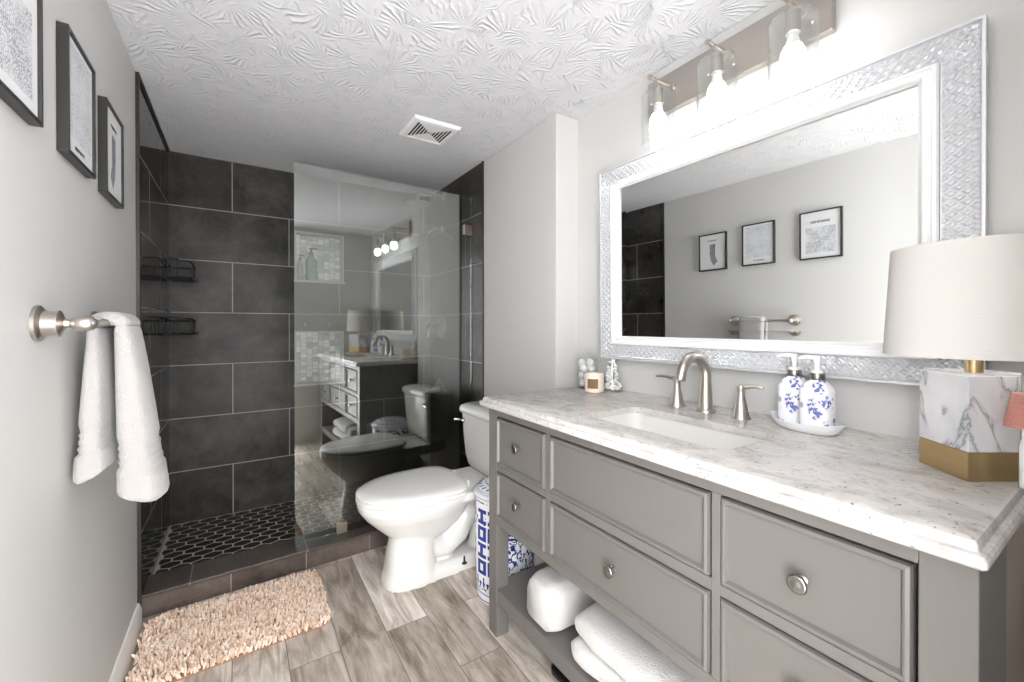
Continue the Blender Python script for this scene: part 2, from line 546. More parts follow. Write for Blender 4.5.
# ---------------------------------------------------------------- mesh helpers
class MB:
    def __init__(s):
        s.v, s.f, s.mi = [], [], []
        s.mat_i = 0

    def add(s, vs, fs):
        o = len(s.v)
        s.v += [tuple(p) for p in vs]
        for f in fs:
            s.f.append([i + o for i in f])
            s.mi.append(s.mat_i)

    def box(s, x0, x1, y0, y1, z0, z1):
        x0, x1 = min(x0, x1), max(x0, x1)
        y0, y1 = min(y0, y1), max(y0, y1)
        z0, z1 = min(z0, z1), max(z0, z1)
        s.add([(x0, y0, z0), (x1, y0, z0), (x1, y1, z0), (x0, y1, z0), (x0, y0, z1), (x1, y0, z1), (x1, y1, z1), (x0, y1, z1)],
              [(0, 3, 2, 1), (4, 5, 6, 7), (0, 1, 5, 4), (1, 2, 6, 5), (2, 3, 7, 6), (3, 0, 4, 7)])
        return s

    def rings(s, rings, caps=(True, True), closed=True):
        n = len(rings[0])
        vs = [p for r in rings for p in r]
        fs = []
        for i in range(len(rings) - 1):
            for k in range(n if closed else n - 1):
                a, b = i * n + k, i * n + (k + 1) % n
                fs.append((a, b, b + n, a + n))
        if caps[0]: fs.append(tuple(reversed(range(n))))
        if caps[1]: fs.append(tuple(range((len(rings) - 1) * n, len(rings) * n)))
        s.add(vs, fs)
        return s

    def lathe(s, c, prof, n=32, caps=(True, True), sx=1.0, sy=1.0, power=None):
        """prof: (r, z) pairs from bottom to top around the vertical through c"""
        R = []
        for r, z in prof:
            ring = []
            for k in range(n):
                a = 2 * PI * k / n
                ca, sa = math.cos(a), math.sin(a)
                if power:
                    q = (abs(ca) ** power + abs(sa) ** power) ** (-1 / power)
                else: q = 1
                ring.append((c[0] + r * q * ca * sx, c[1] + r * q * sa * sy, c[2] + z))
            R.append(ring)
        return s.rings(R, caps)

    def tube(s, pts, rad, n=12, caps=(True, True), flat=1.0, up=None):
        pts = [Vector(p) for p in pts]
        if not isinstance(rad, (list, tuple)): rad = [rad] * len(pts)
        R = []
        prev = None
        for i, p in enumerate(pts):
            d = (pts[min(i + 1, len(pts) - 1)] - pts[max(i - 1, 0)]).normalized()
            if prev is None:
                a = Vector(up) if up else (Vector((0, 0, 1)) if abs(d.z) < 0.9 else Vector((1, 0, 0)))
                u = (a - d * a.dot(d)).normalized()
            else:
                u = (prev - d * prev.dot(d)).normalized()
            prev = u
            w = d.cross(u)
            R.append([p + (u * math.cos(2 * PI * k / n) * flat + w * math.sin(2 * PI * k / n)) * rad[i] for k in range(n)])
        return s.rings(R, caps)

    def axis_lathe(s, c, d, prof, n=24, caps=(True, True)):
        """prof: (r, t) along direction d from c"""
        d = Vector(d).normalized()
        a = Vector((0, 0, 1)) if abs(d.z) < 0.9 else Vector((1, 0, 0))
        u = (a - d * a.dot(d)).normalized()
        w = d.cross(u)
        c = Vector(c)
        R = [[c + d * t + (u * math.cos(2 * PI * k / n) + w * math.sin(2 * PI * k / n)) * max(r, 1e-4) for k in range(n)] for r, t in prof]
        return s.rings(R, caps)

    def sphere(s, c, r, nu=16, nv=10, sz=1.0):
        prof = [(max(1e-4, r * math.sin(PI * i / nv)), -r * sz * math.cos(PI * i / nv)) for i in range(nv + 1)]
        return s.lathe(c, prof, nu)

    def grid(s, fn, nu, nv, flip=False):
        vs = [fn(i / nu, j / nv) for j in range(nv + 1) for i in range(nu + 1)]
        fs = []
        for j in range(nv):
            for i in range(nu):
                a = j * (nu + 1) + i
                q = (a, a + 1, a + nu + 2, a + nu + 1)
                fs.append(tuple(reversed(q)) if flip else q)
        s.add(vs, fs)
        return s

    def build(s, name, mat, parent=None, origin=None, smooth=35, bevel=None, subsurf=0, remesh=None, fix=True):
        me = bpy.data.meshes.new(name)
        if parent is not None: origin = world_loc(parent)
        if origin is None: origin = (0, 0, 0)
        me.from_pydata([(x - origin[0], y - origin[1], z - origin[2]) for x, y, z in s.v], [], s.f)
        mats = mat if isinstance(mat, (list, tuple)) else [mat]
        for m in mats: me.materials.append(m)
        if len(mats) > 1: me.polygons.foreach_set('material_index', s.mi)
        if fix:
            bm = bmesh.new()
            bm.from_mesh(me)
            bmesh.ops.recalc_face_normals(bm, faces=bm.faces)
            bm.to_mesh(me)
            bm.free()
        if smooth:
            me.polygons.foreach_set('use_smooth', [True] * len(me.polygons))
            if smooth < 180: me.set_sharp_from_angle(angle=math.radians(smooth))
        o = bpy.data.objects.new(name, me)
        C.objects.link(o)
        if parent is not None: o.parent = parent
        else: o.location = origin
        if remesh:
            r = o.modifiers.new('remesh', 'REMESH')
            r.mode = 'VOXEL'
            r.voxel_size = remesh
            r.use_smooth_shade = True
            q = o.modifiers.new('smooth', 'SMOOTH')
            q.iterations = 4
            q.factor = 0.5
        if bevel:
            b = o.modifiers.new('bevel', 'BEVEL')
            b.width = bevel
            b.segments = 2
            b.limit_method = 'ANGLE'
            b.angle_limit = math.radians(40)
            b.harden_normals = False
        if subsurf:
            q = o.modifiers.new('subsurf', 'SUBSURF')
            q.levels = q.render_levels = subsurf
        return o


def world_loc(o):
    v = Vector(o.location)
    while o.parent:
        o = o.parent
        v += Vector(o.location)
    return v


def tag(o, label, cat, group=None, kind=None):
    o['label'] = label
    o['category'] = cat
    if group: o['group'] = group
    if kind: o['kind'] = kind
    return o


def thing(name, label, cat, loc, group=None):
    o = bpy.data.objects.new(name, None)
    C.objects.link(o)
    o.location = loc
    o.empty_display_size = 0.05
    return tag(o, label, cat, group)


def struct(name, mb, mat, parent=None, **kw):
    o = mb.build(name, mat, parent, **kw)
    if parent is None: o['kind'] = 'structure'
    return o


def copy_tree(o, loc, label, group=None):
    r = o.copy()
    C.objects.link(r)
    r.location = loc
    r['label'] = label
    if group: r['group'] = group
    for ch in list(o.children):
        c = ch.copy()
        C.objects.link(c)
        c.parent = r
        for g in list(ch.children):
            d = g.copy()
            C.objects.link(d)
            d.parent = c
    return r


def arc(c, r, a0, a1, n, plane):
    """points on an arc; plane = (u, w) unit vectors"""
    u, w = Vector(plane[0]), Vector(plane[1])
    return [Vector(c) + u * r * math.cos(a0 + (a1 - a0) * i / n) + w * r * math.sin(a0 + (a1 - a0) * i / n) for i in range(n + 1)]


# ---------------------------------------------------------------- room shell
struct('floor', MB().box(-0.1, W + 0.1, -0.6, D + 0.2, -0.08, 0), M['floor'], smooth=0)
struct('ceiling', MB().box(-0.1, W + 0.1, -0.16, D + 0.2, H, H + 0.08), M['ceiling'], smooth=0)
YT = 2.205          # where the shower tile starts on the left wall
struct('wall_left', MB().box(-0.1, 0, -0.16, YT, 0, H), M['paint'], smooth=0)
struct('wall_right', MB().box(W, W + 0.1, -0.16, 1.538, 0, H), M['paint'], smooth=0)
YR = 2.242
struct('wall_jog', MB().box(J, W + 0.1, 1.538, YR, 0, H), M['paint_jog'], smooth=0, bevel=0.004)
DX = 0.83           # the doorway the camera stands in runs from the left wall to here
struct('wall_near', MB().box(DX, W, -0.16, -0.03, 0, H).box(0, DX, -0.16, -0.03, 2.05, H), M['paint'], smooth=0)
t = MB()
t.box(DX - 0.012, DX, -0.16, -0.03, 0, 2.05)
t.box(DX - 0.006, DX + 0.06, -0.03, -0.02, 0, 2.056).box(0, DX + 0.06, -0.03, -0.02, 2.05, 2.11)
struct('trim_1', t, M['trim'], bevel=0.003)
# shower walls
struct('wall_shower_left', MB().box(-0.1, 0.004, YT, D + 0.1, 0, H), M['tile_y'], smooth=0)
struct('wall_shower_right', MB().box(J - 0.004, W + 0.1, YR, D + 0.1, 0, H), M['tile_right'], smooth=0)
NX0, NX1 = 0.652, 0.945
NA, NB_ = (1.494, 1.815), (0.806, 1.155)
b = MB()
for x0, x1, z0, z1 in ((0, NX0, 0, H), (NX1, J, 0, H), (NX0, NX1, 0, NB_[0]), (NX0, NX1, NB_[1], NA[0]), (NX0, NX1, NA[1], H)):
    b.box(x0, x1, D, D + 0.1, z0, z1)
wb = struct('wall_shower_back', b, M['tile_x'], smooth=0)
nd = 0.085
for z0, z1 in (NA, NB_):
    MB().box(NX0, NX1, D + nd, D + 0.1, z0, z1).build('mosaic_panel', M['mosaic'], wb, smooth=0)
    q = MB()
    e = 0.006
    q.box(NX0 - e, NX0 + 0.004, D - 0.004, D + nd, z0, z1).box(NX1 - 0.004, NX1 + e, D - 0.004, D + nd, z0, z1)
    q.box(NX0 - e, NX1 + e, D - 0.004, D + nd, z1 - 0.004, z1 + e)
    q.build('niche_frame', M['grout'], wb, smooth=0)
    MB().box(NX0 - 0.012, NX1 + 0.014, D - 0.012, D + nd, z0 - 0.008, z0 + 0.006).build('niche_sill', M['grout'], wb, smooth=0, bevel=0.002)
# dark metal edge trims where tile meets paint
struct('trim_2', MB().box(0, 0.012, YT - 0.012, YT, 0.0, H), M['black_trim'], smooth=0)
struct('trim_3', MB().box(J - 0.010, J, YR - 0.010, YR, 0.0, H), M['black_trim'], smooth=0)
struct('trim_4', MB().box(0.004, 0.012, YT, D, H - 0.012, H), M['black_trim'], smooth=0)
# baseboards
def baseboard(name, pts):
    q = MB()
    R = []
    for (x, y), (nx, ny) in pts:
        R.append([(x, y, 0), (x + nx * 0.014, y + ny * 0.014, 0), (x + nx * 0.014, y + ny * 0.014, 0.075), (x + nx * 0.006, y + ny * 0.006, 0.098), (x, y, 0.1)])
    q.rings(R)
    return struct(name, q, M['trim'], smooth=20)


baseboard('baseboard_left', [((0, 0.646), (1, 0)), ((0, YT - 0.012), (1, 0))])
baseboard('baseboard_jog', [((J, 1.538), (-1, 0)), ((J, YR - 0.012), (-1, 0))])
# shower pan with hexagon mosaic
ZS = 0.05
struct('floor_shower', MB().box(0, J, 2.38, D, 0.0, ZS - 0.0007), M['grout'], smooth=0)
q = MB()
hx, hy = 0.083, 0.052
for j in range(14):
    for i in range(22):
        cx_, cy_ = 0.02 + (i + 0.5 * (j % 2)) * hx, 2.42 + j * hy
        g = 0.0040
        a_, b_ = hx / 2 - g, hy * 0.667 - g * 1.3
        ring = [(cx_ + a_, cy_ - b_ / 2), (cx_ + a_, cy_ + b_ / 2), (cx_, cy_ + b_), (cx_ - a_, cy_ + b_ / 2), (cx_ - a_, cy_ - b_ / 2), (cx_, cy_ - b_)]
        ring = [(min(max(x, 0.012), J - 0.012), min(y, D - 0.008)) for x, y in ring]
        if max(p[0] for p in ring) - min(p[0] for p in ring) < 0.01: continue
        if max(p[1] for p in ring) - min(p[1] for p in ring) < 0.008: continue
        q.rings([[(x, y, ZS - 0.006) for x, y in ring], [(x, y, ZS) for x, y in ring]], (False, True))
hexes = q.build('hexagon_tiles', M['hex'], bpy.data.objects['floor_shower'], smooth=0)
# kerb: slightly skewed to the room
sk = 0.030
ky = lambda x, d=0.0: 2.250 + sk * x + d
def slab(q, x0, x1, d0, d1, z0, z1):
    q.add([(x0, ky(x0, d0), z0), (x1, ky(x1, d0), z0), (x1, ky(x1, d1), z0), (x0, ky(x0, d1), z0), (x0, ky(x0, d0), z1), (x1, ky(x1, d0), z1), (x1, ky(x1, d1), z1), (x0, ky(x0, d1), z1)],
          [(0, 3, 2, 1), (4, 5, 6, 7), (0, 1, 5, 4), (1, 2, 6, 5), (2, 3, 7, 6), (3, 0, 4, 7)])
    return q


kerb = struct('trim_5', slab(MB(), 0.004, J - 0.004, 0.004, 0.165, 0, 0.081), M['curb'], smooth=0)
slab(MB(), 0.004, J - 0.004, 0.012, 0.160, 0.081, 0.084).build('kerb_gap_shade', M['dark'], kerb, smooth=0)  # dark strip painted as the shadow under the cap's overhang
slab(MB(), 0.004, J - 0.004, 0.0, 0.170, 0.084, 0.096).build('kerb_cap', M['curb_top'], kerb, smooth=0, bevel=0.002)
# painted casing board on the left wall, seen only in the mirror
struct('trim_6', MB().box(0, 0.010, 0.56, 0.645, 0, H).box(0, 0.016, 0.615, 0.645, 0, H), M['paint'], bevel=0.004)

# ---------------------------------------------------------------- vanity
VF, VB, VY0, VY1, VT = 1.165, 1.715, 0.126, 1.431, 0.885
van = thing('vanity', 'grey painted vanity cabinet with five drawers and open lower shelf', 'vanity', (1.44, 0.78, 0))
q = MB()
ft = 0.022
q.box(VF, VF + ft, VY0 + 0.06, VY1 - 0.057, 0.853, VT)                 # top rail
q.box(VF, VF + ft, VY0 + 0.06, VY1 - 0.057, 0.436, 0.466)              # bottom rail
q.box(VF, VF + ft, 1.047, 1.066, 0.466, 0.853).box(VF, VF + ft, 0.484, 0.503, 0.466, 0.853)
q.box(VF, VF + ft, 1.066, VY1 - 0.057, 0.645, 0.668).box(VF, VF + ft, 0.503, 1.047, 0.645, 0.672).box(VF, VF + ft, VY0 + 0.06, 0.484, 0.645, 0.668)
q.build('face_frame', M['vanity'], van, smooth=0, bevel=0.0015)
q = MB()
q.box(VF + ft, VB, VY1 - 0.03, VY1 - 0.012, 0.44, VT)
q.box(VF + ft, VF + 0.185, VY0 + 0.002, VY0 + 0.02, 0.44, VT)
q.box(VB - 0.012, VB, VY0 + 0.04, VY1 - 0.03, 0.44, VT)
q.box(VF + ft, VB, VY0 + 0.04, VY1 - 0.03, 0.44, 0.455)
q.build('carcass', M['vanity'], van, smooth=0)
MB().box(VF + 0.191, VB, VY0 + 0.004, VY0 + 0.03, 0.19, VT).build('end_panel', M['panel_beige'], van, smooth=0)['label'] = 'beige end panel'
for (x0, x1, y0, y1) in ((VF, VF + 0.055, VY1 - 0.057, VY1), (VF, VF + 0.19, VY0, VY0 + 0.06), (VB - 0.055, VB, VY1 - 0.057, VY1), (VB - 0.055, VB, VY0, VY0 + 0.06)):
    MB().box(x0, x1, y0, y1, 0, VT).build('leg', M['vanity'], van, smooth=0, bevel=0.002)
MB().box(VF + 0.002, VB, VY0 + 0.01, VY1 - 0.01, 0.134, 0.187).build('shelf', M['vanity'], van, smooth=0, bevel=0.002)


def drawer(y0, y1, z0, z1, knob=None):
    q = MB()
    x = VF + 0.004
    g = 0.0035
    y0, y1, z0, z1 = y0 + 0.006, y1 - 0.0015, z0 + 0.0015, z1 - 0.0055
    q.box(x, x + 0.02, y0, y1, z0, z1)
    w = 0.014
    # a bead moulding round the edge, mitred
    loops = []
    for (d, h) in ((0.0, 0.0), (0.002, 0.007), (0.007, 0.009), (0.010, 0.008), (0.014, 0.0)):
        loops.append([(x - h, y0 + d, z0 + d), (x - h, y1 - d, z0 + d), (x - h, y1 - d, z1 - d), (x - h, y0 + d, z1 - d)])
    q.rings(loops, (False, False))
    d = q.build('drawer', M['vanity'], van, smooth=25)
    dk = MB().box(x + 0.020, x + 0.024, y0 - 0.0055, y1 + 0.001, z0 - 0.001, z1 + 0.005).build('drawer_gap_shade', M['dark'], d, smooth=0)  # dark plate behind the front, shade of the gap put into colour
    if knob:
        k = MB()
        k.axis_lathe((x, knob[0], knob[1]), (-1, 0, 0), [(0.009, 0), (0.009, 0.002), (0.006, 0.004), (0.0055, 0.012), (0.010, 0.016), (0.0155, 0.019), (0.0165, 0.022), (0.0155, 0.025), (0.013, 0.0262), (0.0115, 0.0258), (0.006, 0.0275), (0.0005, 0.028)], 28)
        k.build('knob', M['pewter'], d, smooth=50)


drawer(1.066, 1.374, 0.668, 0.853, (1.226, 0.764))
drawer(1.066, 1.374, 0.466, 0.645, (1.226, 0.562))
drawer(0.503, 1.047, 0.672, 0.853)
drawer(0.503, 1.047, 0.466, 0.645, (0.779, 0.555))
drawer(0.186, 0.484, 0.668, 0.853, (0.336, 0.752))
drawer(0.186, 0.484, 0.466, 0.645, (0.336, 0.556))

# ---------------------------------------------------------------- countertop with sink cut-out
CX0, CX1, CY0, CY1, CZ = 1.131, W - 0.002, 0.1135, 1.450, 0.92
SX0, SX1, SY0, SY1 = 1.240, 1.486, 0.518, 0.978     # sink hole


def rrect(x0, x1, y0, y1, r, n, z):
    pts = []
    for (cx_, cy_, a0) in ((x1 - r, y1 - r, 0), (x0 + r, y1 - r, PI / 2), (x0 + r, y0 + r, PI), (x1 - r, y0 + r, 1.5 * PI)):
        for k in range(n + 1):
            a = a0 + PI / 2 * k / n
            pts.append((cx_ + r * math.cos(a), cy_ + r * math.sin(a), z))
    return pts


n = 8
prof = [(0.010, 0.8855), (0.003, 0.8855), (0.0, 0.889), (0.0, 0.898), (0.003, 0.903), (0.009, 0.9055), (0.010, 0.9085), (0.010, 0.913), (0.0125, 0.9175), (0.018, 0.92)]
R = []
for d, z in prof:
    # the moulded edge runs along the front and both ends; the back sits flat on the wall
    R.append(rrect(CX0 + d, CX1, CY0 + d, CY1 - d, 0.004, n, z))
hr = 0.035
inner = [rrect(SX0, SX1, SY0, SY1, hr, n, 0.92), rrect(SX0, SX1, SY0, SY1, hr, n, 0.9), rrect(SX0 - 0.03, SX1 + 0.03, SY0 - 0.03, SY1 + 0.03, hr, n, 0.9), rrect(SX0 - 0.03, SX1 + 0.03, SY0 - 0.03, SY1 + 0.03, hr, n, 0.8855)]
q = MB()
q.rings(R + inner + [R[0]], (False, False))
ct = q.build('countertop', M['granite'], None, (1.44, 0.78, 0.8855), smooth=30)
tag(ct, 'white speckled granite countertop on the grey vanity', 'countertop')

sk_o = thing('sink', 'white rectangular undermount sink set into the granite countertop', 'sink', ((SX0 + SX1) / 2, (SY0 + SY1) / 2, 0.76))
q = MB()
L_ = []
for d, z, r in ((-0.022, 0.8995, 0.05), (-0.022, 0.890, 0.05)):
    L_.append(rrect(SX0 + d, SX1 - d, SY0 + d, SY1 - d, r, n, z))
outer = [rrect(SX0 - 0.012 + d, SX1 + 0.012 - d, SY0 - 0.012 + d, SY1 + 0.012 - d, 0.045, n, z) for d, z in ((0, 0.87), (0.004, 0.80), (0.02, 0.765), (0.05, 0.755))]
inn = [rrect(SX0 - 0.006 + d, SX1 + 0.006 - d, SY0 - 0.006 + d, SY1 + 0.006 - d, 0.04, n, z) for d, z in ((0.05, 0.764), (0.025, 0.772), (0.008, 0.80), (0.003, 0.86), (0.0, 0.8995))]
q.rings(L_ + outer + inn + [L_[0]], (False, False))
q.rings([outer[-1], inn[0]], (False, False))
q.add(inn[0], [tuple(range(len(inn[0])))])
q.add(outer[-1], [tuple(range(len(outer[-1])))])
q.build('basin', M['porcelain'], sk_o, smooth=60)
q = MB().lathe(((SX0 + SX1) / 2 + 0.03, (SY0 + SY1) / 2, 0.764), [(0.024, 0), (0.024, 0.003), (0.018, 0.004), (0.016, 0.0015), (0.001, 0.003)], 24)
q.build('drain', M['nickel'], sk_o)

# ---------------------------------------------------------------- faucet
fx, fy = 1.612, 0.797
fa = thing('faucet', 'brushed nickel widespread faucet with arched spout and two lever handles behind the sink', 'faucet', (fx, fy, CZ))
q = MB()
q.lathe((fx, fy, CZ), [(0.030, 0), (0.030, 0.004), (0.028, 0.007), (0.0235, 0.012), (0.0225, 0.016), (0.021, 0.05), (0.018, 0.09)], 28, (True, False))
path, rad = [], []
for k in range(5):
    path.append((fx, fy, CZ + 0.088 + 0.008 * k)); rad.append(0.0181 - 0.0003 * k)
ac = Vector((fx - 0.058, fy + 0.004, CZ + 0.121))
for k in range(1, 19):
    a = math.radians(168) * k / 18
    path.append((ac.x + 0.058 * math.cos(a), ac.y - 0.004 + 0.008 * k / 18, ac.z + 0.058 * math.sin(a))); rad.append(0.0168 - 0.0014 * k / 18)
q.tube(path, rad, 20)
sp = q.build('spout', M['nickel'], fa, smooth=50)
e0 = Vector(path[-1])
dd = (Vector(path[-1]) - Vector(path[-2])).normalized()
MB().axis_lathe(e0, dd, [(0.0140, 0), (0.0140, 0.002), (0.0160, 0.003), (0.0165, 0.022), (0.015, 0.026), (0.010, 0.0245), (0.009, 0.021)], 24).build('aerator', M['nickel'], sp, smooth=50)


def handle(hx_, hy_, tip, sgn):
    q = MB()
    q.lathe((hx_, hy_, CZ), [(0.027, 0), (0.027, 0.004), (0.024, 0.008), (0.0225, 0.012), (0.021, 0.022), (0.0175, 0.040), (0.013, 0.060), (0.0112, 0.074), (0.0115, 0.084), (0.013, 0.092), (0.012, 0.0985), (0.007, 0.101)], 28)
    h = q.build('handle', M['nickel'], fa, smooth=50)
    p0 = Vector((hx_ + 0.003, hy_ - 0.006 * sgn, CZ + 0.088))
    p3 = Vector(tip)
    pts, rr = [], []
    for k in range(11):
        s_ = k / 10
        p = p0.lerp(p3, s_)
        p.z = p0.z + (p3.z - p0.z) * s_ ** 1.2 + 0.006 * math.sin(PI * s_)
        pts.append(p); rr.append((0.0125 - 0.0045 * min(1, s_ * 1.6)) if s_ < 0.97 else 0.005)
    MB().tube(pts, rr, 14, flat=0.72).build('lever', M['nickel'], h, smooth=60)


handle(1.614, 0.905, (1.614, 0.992, 1.016), 1)
handle(1.606, 0.680, (1.622, 0.622, 1.016), -1)

# ---------------------------------------------------------------- soap set
TX, TY = 1.617, 0.513
q = MB()
ang = 1.20
def leaf(r, z, k_out=1.0, n=40):
    pts = []
    for k in range(n):
        a = 2 * PI * k / n
        lx = 0.098 * r * math.copysign(abs(math.cos(a)) ** 1.25, math.cos(a)) * k_out
        ly = 0.062 * r * math.copysign(abs(math.sin(a)) ** 0.9, math.sin(a))
        lift = 0.006 * abs(math.cos(a)) ** 4 * (r > 0.9)
        pts.append((TX + lx * math.cos(ang) - ly * math.sin(ang), TY + lx * math.sin(ang) + ly * math.cos(ang), CZ + z + lift))
    return pts


q.rings([leaf(0.72, 0.0), leaf(0.82, 0.002), leaf(0.95, 0.014), leaf(1.02, 0.024), leaf(1.0, 0.0252), leaf(0.93, 0.0155), leaf(0.87, 0.0075), leaf(0.3, 0.0065)])
tr = q.build('soap_tray', M['ceramic'], None, (TX, TY, CZ), smooth=60)
tag(tr, 'white leaf-shaped ceramic tray under the two pump bottles', 'tray')


def pump_bottle(x, y, label):
    z0 = CZ + 0.0078
    o = thing('pump_bottle', label, 'soap bottle', (x, y, z0), 'white floral pump bottles on the tray')
    q = MB()
    pr = [(0.030, 0), (0.033, 0.003), (0.035, 0.012), (0.0355, 0.05), (0.0355, 0.098), (0.035, 0.106), (0.030, 0.115), (0.019, 0.128), (0.015, 0.132)]
    q.lathe((x, y, z0), pr, 40, sx=1.0, sy=1.0, power=3.2)
    q.build('body', M['sprig'], o, smooth=60)
    MB().lathe((x, y, z0 + 0.130), [(0.0165, 0), (0.0172, 0.001), (0.0172, 0.017), (0.0165, 0.018)], 28).build('collar', M['pewter'], o)
    MB().lathe((x, y, z0 + 0.148), [(0.0145, 0), (0.014, 0.006), (0.006, 0.009), (0.0055, 0.018), (0.0085, 0.036), (0.0092, 0.041), (0.008, 0.043)], 24).build('pump_stem', M['white_plastic'], o)
    d = Vector((-0.30, 0.95, 0)).normalized()
    p = Vector((x, y, z0 + 0.187))
    MB().tube([p, p + d * 0.015 + Vector((0, 0, 0.001)), p + d * 0.032, p + d * 0.040 + Vector((0, 0, -0.005))], [0.0062, 0.006, 0.005, 0.004], 14).build('nozzle', M['white_plastic'], o, smooth=60)
    o.rotation_euler = (0, 0, 0)
    return o


pb = pump_bottle(1.597, 0.478, 'white pump bottle with blue flowers, nearer the lamp on the tray')
copy_tree(pb, (1.639, 0.549, CZ + 0.0078), 'white pump bottle with blue flowers, nearer the faucet and half hidden')

# ---------------------------------------------------------------- jars at the left end of the counter
jx, jy = 1.650, 1.388
cj = thing('cotton_jar', 'clear glass apothecary jar with lid holding cotton balls', 'jar', (jx, jy, CZ))
MB().lathe((jx, jy, CZ), [(0.044, 0), (0.047, 0.003), (0.047, 0.125), (0.049, 0.13), (0.0455, 0.13), (0.0445, 0.122), (0.0445, 0.006), (0.001, 0.006)], 32, (True, True)).build('glass_body', M['clear_glass'], cj, smooth=50)
lid = MB().lathe((jx, jy, CZ + 0.131), [(0.047, 0), (0.047, 0.003), (0.036, 0.014), (0.018, 0.022), (0.008, 0.026)], 28).build('lid', M['clear_glass'], cj, smooth=50)
MB().lathe((jx, jy, CZ + 0.157), [(0.006, 0), (0.013, 0.004), (0.0155, 0.010), (0.013, 0.017), (0.001, 0.019)], 20).build('lid_knob', M['clear_glass'], lid, smooth=80)


def blob(c, r, seed):
    q = MB()
    rnd = random.Random(seed)
    ph = [rnd.uniform(0, 6.28) for _ in range(6)]
    def f(u, v):
        th, p = 2 * PI * u, PI * v
        rr = r * (1 + 0.10 * math.sin(3 * th + ph[0]) * math.sin(2 * p + ph[1]) + 0.08 * math.sin(5 * th + ph[2] + 3 * p))
        return (c[0] + rr * math.sin(p) * math.cos(th), c[1] + rr * math.sin(p) * math.sin(th), c[2] + rr * math.cos(p))
    q.grid(f, 16, 10)
    return q


spots = []
for lay, zc in enumerate((0.024, 0.054, 0.084, 0.110)):
    m_ = 4 if lay < 3 else 3
    for k in range(m_):
        a = 2 * PI * k / m_ + lay * 0.8
        spots.append((jx + 0.0245 * math.cos(a), jy + 0.0245 * math.sin(a), CZ + zc + 0.003 * (k % 2)))
for i, c in enumerate(spots):
    o = blob(c, 0.0175, i).build('cotton_ball', M['cotton'], None, c, smooth=180)
    tag(o, 'white cotton ball inside the clear glass apothecary jar', 'cotton ball', 'cotton balls in the glass jar')

kx, ky_ = 1.592, 1.287
cn = thing('candle', 'short cream candle in a glass cup with brown label before the cotton jar', 'candle', (kx, ky_, CZ))
MB().lathe((kx, ky_, CZ), [(0.035, 0), (0.039, 0.003), (0.0395, 0.075), (0.038, 0.0775), (0.036, 0.076), (0.0358, 0.060)], 32, (True, False)).build('cup', M['wax'], cn, smooth=50)
cw = MB().lathe((kx, ky_, CZ + 0.05), [(0.0356, 0), (0.0356, 0.008), (0.001, 0.0085)], 28).build('wax', M['wax'], cn)
MB().lathe((kx, ky_, CZ + 0.058), [(0.001, 0), (0.001, 0.008)], 8).build('wick', M['black_plastic'], cw)
q = MB()
va = math.atan2(0 - ky_, 0.341 - kx)
def lab(u, v):
    a = va - 0.75 + 1.15 * u
    return (kx + 0.0402 * math.cos(a), ky_ + 0.0402 * math.sin(a), CZ + 0.018 + 0.040 * v)
q.grid(lab, 14, 1)
q.build('label', M['kraft'], cn, fix=False)

gx, gy = 1.672, 1.262
gv = thing('shell_cloche', 'clear cone-shaped glass filled with white shells beside the candle', 'ornament', (gx, gy, CZ))
MB().lathe((gx, gy, CZ), [(0.044, 0), (0.046, 0.004), (0.043, 0.03), (0.030, 0.08), (0.017, 0.125), (0.014, 0.15), (0.016, 0.155)], 28, (True, False)).build('glass_cone', M['clear_glass'], gv, smooth=50)
q = MB()
rnd = random.Random(3)
for k in range(90):
    z = 0.008 + 0.125 * (k / 90) ** 1.2
    rm = 0.040 - 0.028 * (z / 0.135)
    a, r = rnd.uniform(0, 6.28), rm * rnd.uniform(0.55, 0.92)
    q.sphere((gx + r * math.cos(a), gy + r * math.sin(a), CZ + z), rnd.uniform(0.005, 0.0075), 8, 5, rnd.uniform(0.6, 1.2))
sh = q.build('shells', M['cotton'], gv, smooth=80)
sh['kind'] = 'stuff'

# ---------------------------------------------------------------- table lamp
lx, ly = 1.540, 0.192
la = thing('table_lamp', 'table lamp with linen drum shade on a white marble and brass hexagonal block', 'lamp', (lx, ly, CZ))
# six-sided block: wide flat faces
hexp = [(1.505, 0.262), (1.429, 0.181), (1.508, 0.130), (1.590, 0.138), (1.636, 0.205), (1.580, 0.262)]
hexp = [(x, y) for x, y in hexp]
Z = lambda z: [(x, y, CZ + z) for x, y in hexp]
MB().rings([Z(0.0), Z(0.052)]).build('brass_foot', M['brass'], la, smooth=0, bevel=0.0012)
MB().rings([Z(0.0522), Z(0.188)]).build('marble_block', M['marble'], la, smooth=0, bevel=0.0012)
MB().lathe((lx, ly, CZ + 0.188), [(0.013, 0), (0.013, 0.035), (0.009, 0.037), (0.009, 0.08)], 20).build('stem', M['brass'], la)
q = MB()
zb, zt = 0.219, 0.434
rb, rt_ = 0.134, 0.122
q.lathe((lx, ly, CZ), [(rb, zb), (rb - 0.0005, zb + 0.004), (rt_ + 0.0005, zt - 0.004), (rt_, zt), (rt_ - 0.002, zt), (rb - 0.002, zb), (rb, zb)], 64, (False, False))
shd = q.build('shade', M['shade'], la, smooth=50)
q = MB()
for a in (0, 2 * PI / 3, 4 * PI / 3):
    q.tube([(lx, ly, CZ + 0.268), (lx + 0.122 * math.cos(a), ly + 0.122 * math.sin(a), CZ + 0.268)], 0.0012, 6)
q.build('spider', M['brass'], la)
q = MB().lathe((lx, ly, CZ + 0.268), [(0.012, 0), (0.013, 0.02), (0.026, 0.055), (0.029, 0.072), (0.024, 0.092), (0.01, 0.102), (0.001, 0.1035)], 24)
q.build('bulb', M['lamp_bulb'], la, smooth=80)

